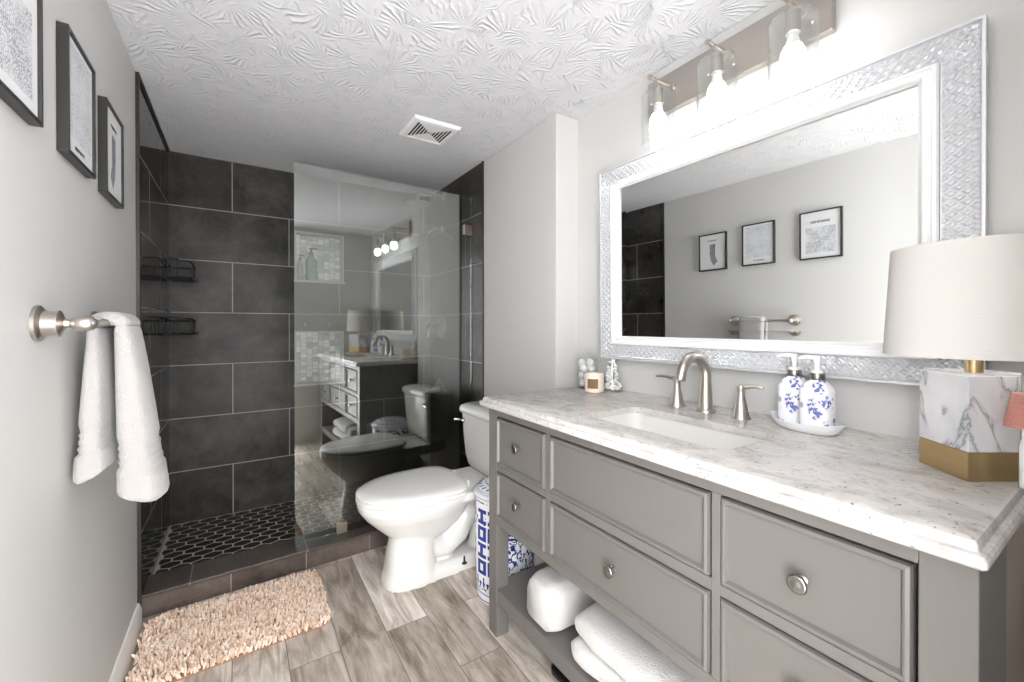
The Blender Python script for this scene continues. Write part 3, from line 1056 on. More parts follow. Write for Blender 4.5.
# slim bottle with a ribbed coral cap at the counter's near end
bx, by = 1.470, 0.1205
bo = thing('ribbed_cap_bottle', 'slim white bottle with ribbed coral cap in front of the lamp', 'bottle', (bx, by, CZ))
MB().lathe((bx, by, CZ), [(0.0065, 0), (0.007, 0.004), (0.007, 0.07), (0.004, 0.085), (0.0035, 0.11)], 20).build('body', M['white_plastic'], bo, smooth=50)
pr_ = []
for k in range(33):
    s_ = k / 32
    pr_.append((0.0245 - 0.009 * s_ + 0.0011 * math.cos(k * PI), 0.104 + 0.058 * s_))
pr_ = [(0.006, 0.104)] + pr_ + [(0.011, 0.1625), (0.001, 0.163)]
MB().lathe((bx, by, CZ), pr_, 28).build('ribbed_cap', M['coral'], bo, smooth=20)

# ---------------------------------------------------------------- mirror
MY0, MY1, MZ0, MZ1 = 0.201, 1.337, 1.056, 1.869
mi = thing('wall_mirror', 'large rectangular wall mirror in an embossed silver and white frame', 'mirror', (W - 0.014, 0.776, MZ0))
mi.rotation_euler = (0, math.radians(-0.5), math.radians(0.97))     # hangs a little away from the wall at its far end
xm = W - 0.032
GY0, GY1, GZ0, GZ1 = 0.310, 1.229, 1.155, 1.772
bw_ = 0.070
# embossed band: a height field of crossed diagonals with a pearl row at the rim
def band_h(u, v):
    """u metres along, v metres across from the outer rim"""
    if v < 0.006: return 0.010
    if v < 0.0085: return 0.004
    if v < 0.018:
        du = (u % 0.0115) - 0.00575
        dv = v - 0.01325
        r2 = (du * du + dv * dv) / 0.0046 ** 2
        return 0.004 + (0.005 * math.sqrt(1 - r2) if r2 < 1 else 0)
    if v > bw_ - 0.004: return 0.008
    p = 0.024
    a = ((u + v * 0.9) / p) % 1.0
    c = ((u - v * 0.9) / p) % 1.0
    ra = abs(a - 0.5) * 2
    rc = abs(c - 0.5) * 2
    ridge = max(ra, rc)
    h = 0.003 + 0.0055 * max(0, (ridge - 0.55) / 0.45) ** 1.0
    dm = max(0, 1 - (max(1 - ra, 0) ** 0 * (ra + rc)) / 0.7)
    return h + 0.004 * dm


q = MB()
corners = {'b': ((MY0, MZ0), (MY1, MZ0), (0, 1)), 't': ((MY0, MZ1), (MY1, MZ1), (0, -1)), 'l': ((MY1, MZ0), (MY1, MZ1), (-1, 0)), 'r': ((MY0, MZ0), (MY0, MZ1), (1, 0))}
for key, (p, e, nn) in corners.items():
    Ln = math.hypot(e[0] - p[0], e[1] - p[1])
    nu, nv = int(Ln / 0.0029), 26
    du = ((e[0] - p[0]) / Ln, (e[1] - p[1]) / Ln)
    def f(s_, r_, p=p, du=du, nn=nn, Ln=Ln):
        v = r_ * bw_
        u = v + s_ * (Ln - 2 * v)
        h = band_h(u, v)
        return (xm - h, p[0] + du[0] * u + nn[0] * v, p[1] + du[1] * u + nn[1] * v)
    q.grid(f, nu, nv)
    # outer side wall
    q.add([(W - 0.015, p[0], p[1]), (W - 0.015, e[0], e[1]), (xm - 0.010, e[0], e[1]), (xm - 0.010, p[0], p[1])], [(0, 1, 2, 3)])
q.build('embossed_frame', M['frame_silver'], mi, smooth=28)
q = MB()
R = []
o0 = (0.272, 1.270, 1.118, 1.803)
tot = (GY0 - o0[0], o0[1] - GY1, GZ0 - o0[2], o0[3] - GZ1)
for s_, h in ((0, 0.0), (0.0, 0.012), (0.10, 0.018), (0.28, 0.018), (0.36, 0.0135), (0.55, 0.012), (0.64, 0.015), (0.76, 0.014), (0.86, 0.007), (1.0, 0.003), (1.0, -0.012)):
    y0, y1, z0, z1 = o0[0] + tot[0] * s_, o0[1] - tot[1] * s_, o0[2] + tot[2] * s_, o0[3] - tot[3] * s_
    R.append([(xm - h, y0, z0), (xm - h, y1, z0), (xm - h, y1, z1), (xm - h, y0, z1)])
q.rings(R, (False, False))
q.build('inner_moulding', M['frame_white'], mi, smooth=25)
q = MB()
bv, hb = 0.028, -0.0006
A = [(xm + 0.004, GY0 - 0.002, GZ0 - 0.002), (xm + 0.004, GY1 + 0.002, GZ0 - 0.002), (xm + 0.004, GY1 + 0.002, GZ1 + 0.002), (xm + 0.004, GY0 - 0.002, GZ1 + 0.002)]
B = [(xm + 0.004 - hb, GY0 + bv, GZ0 + bv), (xm + 0.004 - hb, GY1 - bv, GZ0 + bv), (xm + 0.004 - hb, GY1 - bv, GZ1 - bv), (xm + 0.004 - hb, GY0 + bv, GZ1 - bv)]
q.rings([A, B], (False, True))
q.build('mirror_glass', M['mirror'], mi, smooth=0)

# ---------------------------------------------------------------- vanity light
LZ = 2.09
vl = thing('vanity_light', 'brushed nickel three-bulb vanity light with clear glass shades above the mirror', 'wall light', (W, 0.78, 2.08))
q = MB().box(W - 0.028, W - 0.0005, 0.484, 1.10, 2.008, 2.150)
q.build('backplate', M['nickel'], vl, smooth=0, bevel=0.004)
lxs = 1.608
for yy in (0.980, 0.758, 0.542):
    q = MB()
    q.axis_lathe((W - 0.028, yy + 0.012, LZ), (-1, 0, 0), [(0.016, 0), (0.016, 0.006), (0.006, 0.008), (0.006, 0.116), (0.0085, 0.117), (0.0085, 0.124), (0.001, 0.125)], 18)
    q.tube([(lxs, yy + 0.012, LZ), (lxs, yy, LZ - 0.035)], 0.006, 12)
    arm = q.build('arm', M['nickel'], vl, smooth=50)
    MB().lathe((lxs, yy, LZ - 0.098), [(0.0135, 0), (0.018, 0.003), (0.018, 0.055), (0.014, 0.062), (0.006, 0.066)], 24).build('socket', M['nickel'], arm)
    q = MB()
    q.lathe((lxs, yy, 1.845), [(0.058, 0), (0.060, 0.001), (0.060, 0.175), (0.054, 0.188), (0.040, 0.192), (0.019, 0.193), (0.019, 0.190), (0.040, 0.189), (0.052, 0.1855), (0.0575, 0.174), (0.0575, 0.001), (0.058, 0)], 40, (False, False))
    q.build('glass_shade', M['clear_glass'], arm, smooth=50)
    q = MB().lathe((lxs, yy, 1.893), [(0.001, 0), (0.010, 0.002), (0.022, 0.011), (0.0295, 0.027), (0.030, 0.038), (0.027, 0.053), (0.021, 0.066)], 24)
    blb = q.build('bulb', M['bulb'], arm, smooth=80)
    blb['label'] = 'lit white bulb'
    MB().lathe((lxs, yy, 1.9592), [(0.0212, 0), (0.017, 0.012), (0.0135, 0.026), (0.013, 0.034)], 24).build('bulb_neck', M['white_plastic'], arm, smooth=80)

# ---------------------------------------------------------------- ceiling vent
vx0, vx1, vy0, vy1 = 1.040, 1.282, 1.915, 2.150
ve = thing('exhaust_fan_grille', 'white square exhaust fan grille on the textured ceiling', 'vent', ((vx0 + vx1) / 2, (vy0 + vy1) / 2, H))
q = MB()
R = []
for d, z in ((0, 0), (0, 0.006), (0.008, 0.014), (0.026, 0.018), (0.030, 0.014)):
    R.append([(vx0 + d, vy0 + d, H - z), (vx1 - d, vy0 + d, H - z), (vx1 - d, vy1 - d, H - z), (vx0 + d, vy1 - d, H - z)])
q.rings(R, (False, False))
q.build('frame', M['white_plastic'], ve, smooth=20)
MB().box(vx0 + 0.006, vx1 - 0.006, vy0 + 0.006, vy1 - 0.006, H - 0.009, H - 0.001).build('duct_shade', M['dark'], ve, smooth=0)  # dark sheet standing in for the shade behind the slats
q = MB()
cxv, cyv = (vx0 + vx1) / 2, (vy0 + vy1) / 2
hw_ = (vx1 - vx0) / 2 - 0.028
# bow-tie: slats fill two facing triangles, the other two are solid
q.add([(vx0 + 0.028, vy0 + 0.028, H - 0.0145), (vx1 - 0.028, vy0 + 0.028, H - 0.0145), (cxv, cyv, H - 0.0145)], [(0, 1, 2)])
q.add([(vx0 + 0.028, vy1 - 0.028, H - 0.0145), (vx1 - 0.028, vy1 - 0.028, H - 0.0145), (cxv, cyv, H - 0.0145)], [(0, 2, 1)])
for k in range(6):
    d = 0.014 + k * 0.0155
    for sg in (-1, 1):
        q.box(cxv + sg * (d - 0.0024), cxv + sg * (d + 0.0024), cyv - d, cyv + d, H - 0.0145, H - 0.0125)
q.build('louvre', M['white_plastic'], ve, smooth=0)

# ---------------------------------------------------------------- shower glass and fittings
gd = 0.088
gp = thing('shower_glass_panel', 'fixed clear glass shower panel standing on the dark tiled kerb', 'shower screen', (1.07, ky(1.07, gd), 0.097))
q = MB()
gx0, gx1, gz1 = 0.572, J - 0.008, 2.016
slab(q, gx0, gx1, gd - 0.004, gd + 0.004, 0.0975, gz1)
q.mi = [1, 1, 0, 1, 0, 1]
q.build('pane', [M['shower_glass'], M['glass_edge']], gp, smooth=0, fix=True)
q = MB()
slab(q, 0.772, 0.822, gd - 0.012, gd + 0.012, 0.0962, 0.150)
q.build('clip', M['clip'], gp, smooth=0, bevel=0.002)
q = MB()
slab(q, J - 0.062, J - 0.0045, gd - 0.012, gd + 0.012, 1.775, 1.835)
q.build('clip', M['clip'], gp, smooth=0, bevel=0.002)
q = MB()
slab(q, gx0, gx1, gd - 0.010, gd - 0.0042, 0.0962, 0.104)
slab(q, gx0, gx1, gd + 0.0042, gd + 0.010, 0.0962, 0.104)
q.build('seal', M['glass_edge'], gp, smooth=0)

# rain shower head on its arm
SXW = J - 0.0045
sh_ = thing('rain_shower_head', 'nickel rain shower head on a bent arm near the ceiling', 'shower head', (SXW, 2.81, 2.10))
q = MB()
q.axis_lathe((SXW, 2.81, 2.13), (-1, 0, 0), [(0.030, 0), (0.030, 0.004), (0.014, 0.010), (0.010, 0.012)], 24)
pts = [(SXW, 2.81, 2.13), (SXW - 0.17, 2.81, 2.135)] + [tuple(p) for p in arc((SXW - 0.17, 2.81, 2.105), 0.03, PI / 2, PI, 6, ((1, 0, 0), (0, 0, 1)))][1:] + [(SXW - 0.2, 2.81, 2.075)]
q.tube(pts, 0.009, 14)
q.build('arm', M['nickel'], sh_, smooth=50)
MB().lathe((SXW - 0.2, 2.81, 2.045), [(0.085, 0), (0.088, 0.003), (0.085, 0.008), (0.03, 0.014), (0.014, 0.024), (0.012, 0.034)], 36).build('head', M['nickel'], sh_, smooth=50)
# lower arm with hand spray
hs_ = thing('hand_shower', 'small nickel hand shower on a curved wall arm below the rain head', 'shower head', (SXW, 2.845, 1.89))
q = MB()
q.axis_lathe((SXW, 2.845, 1.90), (-1, 0, 0), [(0.026, 0), (0.026, 0.004), (0.012, 0.010), (0.009, 0.012)], 24)
q.tube([(SXW, 2.845, 1.90), (SXW - 0.03, 2.845, 1.905), (SXW - 0.07, 2.845, 1.895), (SXW - 0.10, 2.845, 1.87), (SXW - 0.118, 2.845, 1.845)], 0.009, 14)
q.build('arm', M['nickel'], hs_, smooth=50)
MB().axis_lathe((SXW - 0.112, 2.845, 1.853), (-0.55, 0, -0.83), [(0.012, 0), (0.016, 0.012), (0.03, 0.035), (0.031, 0.042), (0.028, 0.044), (0.001, 0.0445)], 24).build('spray_head', M['nickel'], hs_, smooth=50)
q = MB()
hp = []
for k in range(14):
    s_ = k / 13
    hp.append((SXW - 0.012 - 0.012 * math.sin(PI * s_), 2.845 - 0.22 * s_, 1.885 - 0.10 * s_ ** 1.8))
q.tube(hp, 0.0045, 10)
q.build('hose', M['nickel'], hs_, smooth=60)


def valve(y, z, label):
    o = thing('shower_valve', label, 'shower valve', (SXW, y, z), 'shower valves')
    MB().axis_lathe((SXW, y, z), (-1, 0, 0), [(0.083, 0), (0.083, 0.003), (0.078, 0.008), (0.05, 0.012), (0.03, 0.015), (0.028, 0.03), (0.022, 0.032)], 40).build('escutcheon', M['nickel'], o, smooth=40)
    q = MB()
    q.axis_lathe((SXW - 0.028, y, z), (-1, 0, 0), [(0.02, 0), (0.02, 0.03), (0.014, 0.036), (0.013, 0.062), (0.018, 0.066), (0.018, 0.078), (0.012, 0.082), (0.001, 0.083)], 24)
    h = q.build('handle', M['nickel'], o, smooth=40)
    MB().tube([(SXW - 0.1, y, z), (SXW - 0.102, y, z - 0.03), (SXW - 0.104, y, z - 0.07)], [0.008, 0.0075, 0.006], 12).build('lever', M['nickel'], h, smooth=50)
    return o


v1 = valve(2.855, 1.185, 'upper nickel shower valve with a small lever, below the hand shower')
copy_tree(v1, (SXW, 2.885, 0.722), 'lower nickel shower valve, at about the height of the toilet tank')

# black wire baskets in the shower's left corner
def basket(z, label, tilt=0.0):
    o = thing('wire_basket', label, 'shower caddy', (0.006, 2.92, z), 'black wire corner baskets')
    X0, X1, Y0, Y1 = 0.012, 0.125, 2.785, 3.068
    def loop(zz, e=0.0, lift=0.0):
        pts = [(X0 + e, Y0 + e, zz + lift), (X1 - 0.05, Y0 + e, zz + lift * 0.9)] + [tuple(p) for p in arc((X1 - 0.05 - e, Y0 + 0.05 + e, zz + lift * 0.5), 0.05, -PI / 2, 0, 6, ((1, 0, 0), (0, 1, 0)))] + [(X1 - e, Y1 - 0.02, zz), (X1 - e, Y1 - e, zz), (X0 + e, Y1 - e, zz), (X0 + e, Y0 + e, zz + lift)]
        return pts
    MB().tube(loop(z + 0.075, 0, 0.018), 0.0042, 8).build('rim', M['black_metal'], o, smooth=60)
    q = MB()
    q.tube(loop(z, 0.004), 0.0042, 8)
    for k in range(9):
        x = X0 + 0.008 + (X1 - X0 - 0.016) * k / 8
        q.tube([(x, Y0 + 0.006, z), (x, Y1 - 0.006, z)], 0.0024, 6)
    for k in range(10):
        y = Y0 + 0.02 + (Y1 - Y0 - 0.03) * k / 9
        q.tube([(X0 + 0.004, y, z - 0.002), (X1 - 0.006, y, z - 0.002)], 0.0024, 6)
    q.build('bottom_grid', M['black_metal'], o, smooth=60)
    def up(p):
        MB().tube(p, 0.0028, 6).build('upright', M['black_metal'], o, smooth=60)
    for k in range(5):
        x = X0 + 0.004 + (X1 - X0 - 0.055) * k / 4
        up([(x, Y0 + 0.003, z), (x, Y0 + 0.001, z + 0.092)])
    for y in (Y0 + 0.09, Y0 + 0.18, Y1 - 0.006):
        up([(X1 - 0.005, y, z), (X1 - 0.001, y, z + 0.077)])
    MB().tube([(X1 - 0.006, Y1 - 0.02, z), (X1 + 0.012, Y1 - 0.03, z + 0.002), (X1 + 0.016, Y1 - 0.03, z + 0.014)], 0.004, 8).build('hook', M['black_metal'], o, smooth=60)
    return o


bk = basket(1.455, 'black wire basket high in the shower corner, the upper of two')
copy_tree(bk, (0.006, 2.92, 1.150), 'black wire basket in the shower corner, below the other basket')

# bottles in the upper niche and hooks over the lower one
def niche_bottle(x, y, h, r, mat, label):
    z0 = NA[0] + 0.0065
    o = thing('shampoo_bottle', label, 'bottle', (x, y, z0), 'bottles in the upper shower niche')
    MB().lathe((x, y, z0), [(r * 0.9, 0), (r, 0.004), (r, h * 0.55), (r * 0.92, h * 0.62), (r * 0.45, h * 0.74), (r * 0.36, h * 0.78)], 28).build('body', mat, o, smooth=50)
    q = MB().lathe((x, y, z0 + h * 0.78), [(r * 0.42, 0), (r * 0.42, h * 0.06), (r * 0.15, h * 0.07), (r * 0.15, h * 0.16), (r * 0.34, h * 0.17), (r * 0.34, h * 0.21), (r * 0.1, h * 0.22)], 16)
    q.tube([(x, y, z0 + h * 0.97), (x + r * 0.9, y - 0.005, z0 + h * 0.97), (x + r * 1.1, y - 0.006, z0 + h * 0.95)], r * 0.14, 8)
    q.build('pump', M['black_plastic'], o, smooth=50)
    return o


niche_bottle(0.750, D + 0.042, 0.225, 0.036, M['teal'], 'tall sea-green pump bottle in the upper shower niche')
niche_bottle(0.684, D + 0.048, 0.175, 0.020, M['grey_bottle'], 'short grey pump bottle beside the sea-green one in the niche')
for x, lb in ((0.706, 'square black hook above the lower niche, nearer the glass edge'), (0.853, 'square black hook above the lower niche, nearer the valves')):
    o = thing('adhesive_hook', lb, 'hook', (x, D, 1.20), 'black hooks over the lower niche')
    MB().box(x - 0.024, x + 0.024, D - 0.006, D - 0.0005, 1.166, 1.232).build('plate', M['black_plastic'], o, smooth=0, bevel=0.003)
    MB().tube([(x, D - 0.006, 1.20), (x, D - 0.022, 1.198), (x, D - 0.032, 1.205), (x, D - 0.034, 1.216)], 0.005, 10).build('peg', M['pewter'], o, smooth=60)

# ---------------------------------------------------------------- toilet
tx, ty = 1.14, 1.94
to = thing('toilet', 'white two-piece toilet with closed elongated lid beside the shower kerb', 'toilet', (tx, ty, 0))


def egg(x0, x1, hw, z, n=48, p=2.15, dy=0.0, sq=0.0):
    """plan outline; front at x0 (pointed end), back at x1"""
    pts = []
    xm_ = x0 + (x1 - x0) * 0.58
    for k in range(n):
        a = 2 * PI * k / n
        c, s_ = math.cos(a), math.sin(a)
        q_ = 2 / p
        if c < 0:
            x = xm_ + (xm_ - x0) * math.copysign(abs(c) ** q_, c)
        else:
            x = xm_ + (x1 - xm_) * math.copysign(abs(c) ** (q_ * (1 - sq)), c)
        y = ty + dy + hw * math.copysign(abs(s_) ** (q_ * (1 - (sq * 0.3 if c > 0 else 0))), s_)
        pts.append((x, y, z))
    return pts


q = MB()
# bowl
q.rings([egg(0.955, 1.20, 0.070, 0.185), egg(0.905, 1.26, 0.106, 0.232), egg(0.855, 1.30, 0.138, 0.28), egg(0.812, 1.31, 0.168, 0.325), egg(0.785, 1.33, 0.186, 0.365), egg(0.779, 1.36, 0.192, 0.392), egg(0.782, 1.36, 0.190, 0.399)])
# front pedestal
q.rings([egg(0.890, 1.15, 0.116, 0.0, p=2.8), egg(0.892, 1.15, 0.115, 0.02, p=2.8), egg(0.902, 1.14, 0.106, 0.06, p=2.7), egg(0.914, 1.13, 0.098, 0.14, p=2.6), egg(0.926, 1.13, 0.092, 0.21), egg(0.92, 1.16, 0.098, 0.26)])
# foot running back to the wall
q.rings([[(1.0, ty - 0.115, 0.0), (1.44, ty - 0.095, 0.0), (1.47, ty, 0), (1.44, ty + 0.095, 0.0), (1.0, ty + 0.115, 0.0)],
         [(1.0, ty - 0.110, 0.035), (1.44, ty - 0.088, 0.035), (1.465, ty, 0.035), (1.44, ty + 0.088, 0.035), (1.0, ty + 0.110, 0.035)],
         [(1.02, ty - 0.085, 0.06), (1.42, ty - 0.07, 0.06), (1.45, ty, 0.06), (1.42, ty + 0.07, 0.06), (1.02, ty + 0.085, 0.06)]])
# trapway, an S that shows on the side
q.tube([(1.06, ty, 0.20), (1.12, ty, 0.13), (1.19, ty, 0.11), (1.26, ty, 0.16), (1.31, ty, 0.235), (1.365, ty, 0.255), (1.415, ty, 0.20), (1.42, ty, 0.10), (1.42, ty, 0.03)], [0.07, 0.068, 0.068, 0.07, 0.070, 0.072, 0.072, 0.075, 0.08], 20)
# deck under the tank
q.rings([[(1.20, ty - 0.12, 0.33), (1.53, ty - 0.14, 0.33), (1.53, ty + 0.14, 0.33), (1.20, ty + 0.12, 0.33)], [(1.20, ty - 0.17, 0.37), (1.55, ty - 0.18, 0.37), (1.55, ty + 0.18, 0.37), (1.20, ty + 0.17, 0.37)], [(1.20, ty - 0.168, 0.405), (1.55, ty - 0.175, 0.405), (1.55, ty + 0.175, 0.405), (1.20, ty + 0.168, 0.405)]])
q.build('bowl', M['porcelain'], to, smooth=180, remesh=0.0055)
# seat ring and lid
q = MB()
q.rings([egg(0.786, 1.272, 0.190, 0.4005, p=2.05, sq=0.62), egg(0.776, 1.280, 0.200, 0.4075, p=2.05, sq=0.62), egg(0.776, 1.280, 0.200, 0.418, p=2.05, sq=0.62), egg(0.786, 1.270, 0.190, 0.4225, p=2.05, sq=0.62)])
q.build('seat', M['seat'], to, smooth=50)
q = MB()
q.rings([egg(0.788, 1.268, 0.188, 0.4228, p=2.05, sq=0.62), egg(0.777, 1.279, 0.200, 0.4295, p=2.05, sq=0.62), egg(0.777, 1.279, 0.200, 0.436, p=2.05, sq=0.62), egg(0.786, 1.270, 0.191, 0.443, p=2.05, sq=0.62), egg(0.83, 1.23, 0.15, 0.448, p=2.05, sq=0.62)])
q.build('lid', M['seat'], to, smooth=50)
for sy_ in (-0.075, 0.075):
    MB().box(1.262, 1.295, ty + sy_ - 0.018, ty + sy_ + 0.018, 0.405, 0.436).build('hinge', M['seat'], to, smooth=0, bevel=0.005)
# tank
def trr(x0, x1, hw, z, r=0.035):
    return rrect(x0, x1, ty - hw, ty + hw, r, 6, z)


q = MB()
q.rings([trr(1.425, 1.535, 0.165, 0.407, 0.05), trr(1.408, 1.555, 0.186, 0.432, 0.05), trr(1.400, 1.562, 0.197, 0.48, 0.045), trr(1.394, 1.566, 0.202, 0.60), trr(1.388, 1.568, 0.207, 0.712)])
q.build('tank', M['porcelain'], to, smooth=60)
q = MB()
q.rings([trr(1.385, 1.570, 0.210, 0.7125, 0.04), trr(1.374, 1.574, 0.220, 0.718, 0.045), trr(1.372, 1.575, 0.222, 0.735, 0.05), trr(1.378, 1.573, 0.217, 0.752, 0.05), trr(1.40, 1.565, 0.195, 0.762, 0.05)])
q.build('tank_lid', M['porcelain'], to, smooth=60)
q = MB()
q.axis_lathe((1.40, ty + 0.16, 0.672), (-1, 0, 0), [(0.014, 0), (0.014, 0.014), (0.008, 0.018), (0.006, 0.024)], 16)
q.tube([(1.376, ty + 0.16, 0.672), (1.372, ty + 0.185, 0.672), (1.372, ty + 0.235, 0.664)], [0.006, 0.006, 0.008], 10)
q.build('flush_lever', M['chrome'], to, smooth=50)
q = MB()
q.lathe((1.262, ty - 0.098, 0.034), [(0.013, 0), (0.013, 0.004), (0.005, 0.006), (0.004, 0.035), (0.001, 0.036)], 14)
q.build('floor_bolt', M['black_metal'], to)

# ---------------------------------------------------------------- blue and white porcelain stool
sx_, sy__ = 1.345, 1.600
gs = thing('garden_stool', 'round blue and white porcelain stool between the toilet and the vanity', 'stool', (sx_, sy__, 0))
MB().lathe((sx_, sy__, 0), [(0.118, 0), (0.126, 0.004), (0.128, 0.02), (0.124, 0.035), (0.128, 0.05), (0.130, 0.06)], 48).build('foot_ring', M['ceramic'], gs, smooth=50)
body = MB().lathe((sx_, sy__, 0), [(0.130, 0.0605), (0.1325, 0.12), (0.135, 0.25), (0.1345, 0.36), (0.132, 0.436)], 48).build('body', M['floral'], gs, smooth=60)
q = MB()
q.lathe((sx_, sy__, 0), [(0.132, 0.4365), (0.131, 0.441), (0.140, 0.450), (0.143, 0.458), (0.141, 0.466), (0.130, 0.470), (0.118, 0.472), (0.121, 0.477), (0.119, 0.484), (0.110, 0.489), (0.088, 0.496), (0.055, 0.502), (0.001, 0.505)], 48)
q.build('top', M['ceramic'], gs, smooth=60)
for z0, z1, r in ((0.4945, 0.4975, 0.0905), (0.4765, 0.478, 0.1214), (0.457, 0.459, 0.1432), (0.012, 0.017, 0.1285), (0.04, 0.044, 0.1285)):
    MB().lathe((sx_, sy__, 0), [(r, z0), (r + (-0.006 if z0 > 0.49 else 0.0004), z1)], 48, (False, False)).build('blue_band', M['blue'], gs, smooth=60)
q = MB()
for k in range(24):
    a = 2 * PI * k / 24
    q.tube([(sx_ + 0.118 * math.cos(a), sy__ + 0.118 * math.sin(a), 0.4855), (sx_ + 0.104 * math.cos(a + 0.1), sy__ + 0.104 * math.sin(a + 0.1), 0.4915)], 0.0022, 6)
q.build('blue_petal_border', M['blue'], gs, smooth=60)
# key-pattern column on a white panel that faces the room
q = MB()
ca_ = math.radians(204)
def patch(a0, a1, z0, z1, r):
    def f(u, v):
        a = ca_ + a0 + (a1 - a0) * u
        z = z0 + (z1 - z0) * v
        rr = r + 0.1325 + 0.0025 * math.sin(PI * min(1, max(0, (z - 0.06) / 0.38)))
        return (sx_ + rr * math.cos(a), sy__ + rr * math.sin(a), z)
    q.grid(f, 6, 3)


pw = 0.60
patch(-pw, pw, 0.070, 0.432, 0.0008)
q.build('white_panel', M['ceramic'], gs, smooth=80, fix=False)
q = MB()
z = 0.130
seq = 0
while z < 0.40:
    z1 = z + 0.062
    t_ = 0.016
    for off in (-0.44, 0.02):
        w_ = 0.40
        patch(off, off + w_, z, z + t_, 0.0016)
        patch(off, off + w_, z1 - t_, z1, 0.0016)
        if seq % 2 == 0:
            patch(off, off + 0.13, z, z1, 0.0018)
            patch(off + w_ - 0.13, off + w_, z, z1, 0.0018)
        else:
            patch(off + w_ / 2 - 0.07, off + w_ / 2 + 0.07, z, z1, 0.0018)
    z = z1 + 0.010
    seq += 1
for k in range(7):
    a = -0.5 + k * 0.16
    patch(a, a + 0.06, 0.075, 0.118 - 0.02 * (k % 2), 0.0016)
    patch(a - 0.02, a + 0.09, 0.088, 0.096, 0.0018)
q.build('key_pattern', M['blue'], gs, smooth=80, fix=False)

# ---------------------------------------------------------------- towels on the vanity shelf
def folded(name, x0, x1, y0, y1, z0, h, label, rot=0.0, layers=3):
    cx_, cy_ = (x0 + x1) / 2, (y0 + y1) / 2
    o = thing(name, label, 'towel', (cx_, cy_, z0), 'white bath towels on the vanity shelf')
    rn = random.Random(name + label)
    ph = [rn.uniform(0, 6.28) for _ in range(8)]
    lh = h / layers
    for L in range(layers):
        q = MB()
        n_ = 44
        R = []
        za, zb_ = z0 + L * lh + 0.0004, z0 + (L + 1) * lh - 0.0004
        ins = 0.004 * L
        ny = 26
        for j in range(ny + 1):
            v = j / ny
            edge = min(1.0, min(v, 1 - v) * 14)
            edge = math.sin(edge * PI / 2)
            y = y0 + ins + (y1 - y0 - 2 * ins) * v
            ring = []
            for k in range(n_):
                a = 2 * PI * k / n_
                c, s_ = math.cos(a), math.sin(a)
                X = math.copysign(abs(c) ** 0.3, c)
                Zz = math.copysign(abs(s_) ** 0.5, s_)
                hx_ = (x1 - x0) / 2 - ins - 0.012 * (1 - edge)
                hz = (zb_ - za) / 2 * (0.35 + 0.65 * edge)
                wob = 0.004 * math.sin(9 * v + ph[L]) + 0.003 * math.sin(17 * v + ph[L + 2])
                sag = 0.010 * math.sin(2.2 * v + ph[3]) * (L / max(1, layers - 1)) if L else 0
                ring.append((cx_ + hx_ * X + wob * (c < 0), y, (za + zb_) / 2 + hz * Zz + (0.004 * math.sin(6 * X + ph[4]) * (L == layers - 1)) + sag * 0))
            R.append(ring)
        q.rings(R)
        q.build('fold', M['towel'], o, smooth=180)
    o.rotation_euler = (0, 0, rot)
    return o


def rolled(x0, x1, yc_, z0, r, label):
    """a thick towel folded over itself, rounded at the front end"""
    o = thing('bath_towel', label, 'towel', ((x0 + x1) / 2, yc_, z0), 'white bath towels on the vanity shelf')
    q = MB()
    n_ = 56
    R = []
    nx = 30
    for j in range(nx + 1):
        v = j / nx
        e = math.sin(min(1, min(v, 1 - v) * 7) * PI / 2)
        x = x0 + (x1 - x0) * v
        ring = []
        for k in range(n_):
            a = 2 * PI * k / n_
            c, s_ = math.cos(a), math.sin(a)
            Y = math.copysign(abs(c) ** 0.62, c)
            Zz = math.copysign(abs(s_) ** 0.62, s_)
            bump_ = 1 + 0.02 * math.sin(5 * a + 4 * v) + 0.015 * math.sin(11 * a - 7 * v)
            ring.append((x - 0.012 * (1 - e) * (v < 0.5) + 0.004 * math.sin(3 * a), yc_ + r * 0.98 * Y * (0.80 + 0.20 * e) * bump_, z0 + r + r * Zz * (0.86 + 0.14 * e)))
        R.append(ring)
    q.rings(R)
    q.build('roll', M['towel'], o, smooth=180)
    # hem band wrapped round the roll
    q = MB()
    R = []
    for v in (0.28, 0.30, 0.32):
        x = x0 + (x1 - x0) * v
        R.append([(x, yc_ + r * (0.99 + (0.014 if v == 0.30 else 0)) * math.copysign(abs(math.cos(2 * PI * k / n_)) ** 0.62, math.cos(2 * PI * k / n_)), z0 + r + r * (0.985 + (0.012 if v == 0.30 else 0)) * math.copysign(abs(math.sin(2 * PI * k / n_)) ** 0.62, math.sin(2 * PI * k / n_))) for k in range(n_)])
    q.rings(R, (False, False))
    q.build('hem', M['towel'], o, smooth=180)
    return o


rolled(1.185, 1.46, 1.118, 0.188, 0.082, 'rolled white bath towel on the shelf, nearer the porcelain stool')
folded('bath_towel', 1.175, 1.58, 0.56, 0.97, 0.188, 0.150, 'larger folded white bath towel on the vanity shelf', layers=2)

# bathroom scale under the shelf
sc_o = thing('bathroom_scale', 'black bathroom scale on the floor under the vanity shelf', 'scale', (1.37, 0.97, 0))
q = MB()
q.rings([rrect(1.235, 1.525, 0.82, 1.13, 0.03, 6, 0.006), rrect(1.228, 1.532, 0.813, 1.137, 0.03, 6, 0.014), rrect(1.228, 1.532, 0.813, 1.137, 0.03, 6, 0.028), rrect(1.235, 1.525, 0.82, 1.13, 0.03, 6, 0.034)])
q.build('platform', M['black_plastic'], sc_o, smooth=50)
for x in (1.26, 1.50):
    for y in (0.845, 1.105):
        MB().lathe((x, y, 0.0), [(0.014, 0), (0.014, 0.007)], 14).build('foot', M['black_plastic'], sc_o)

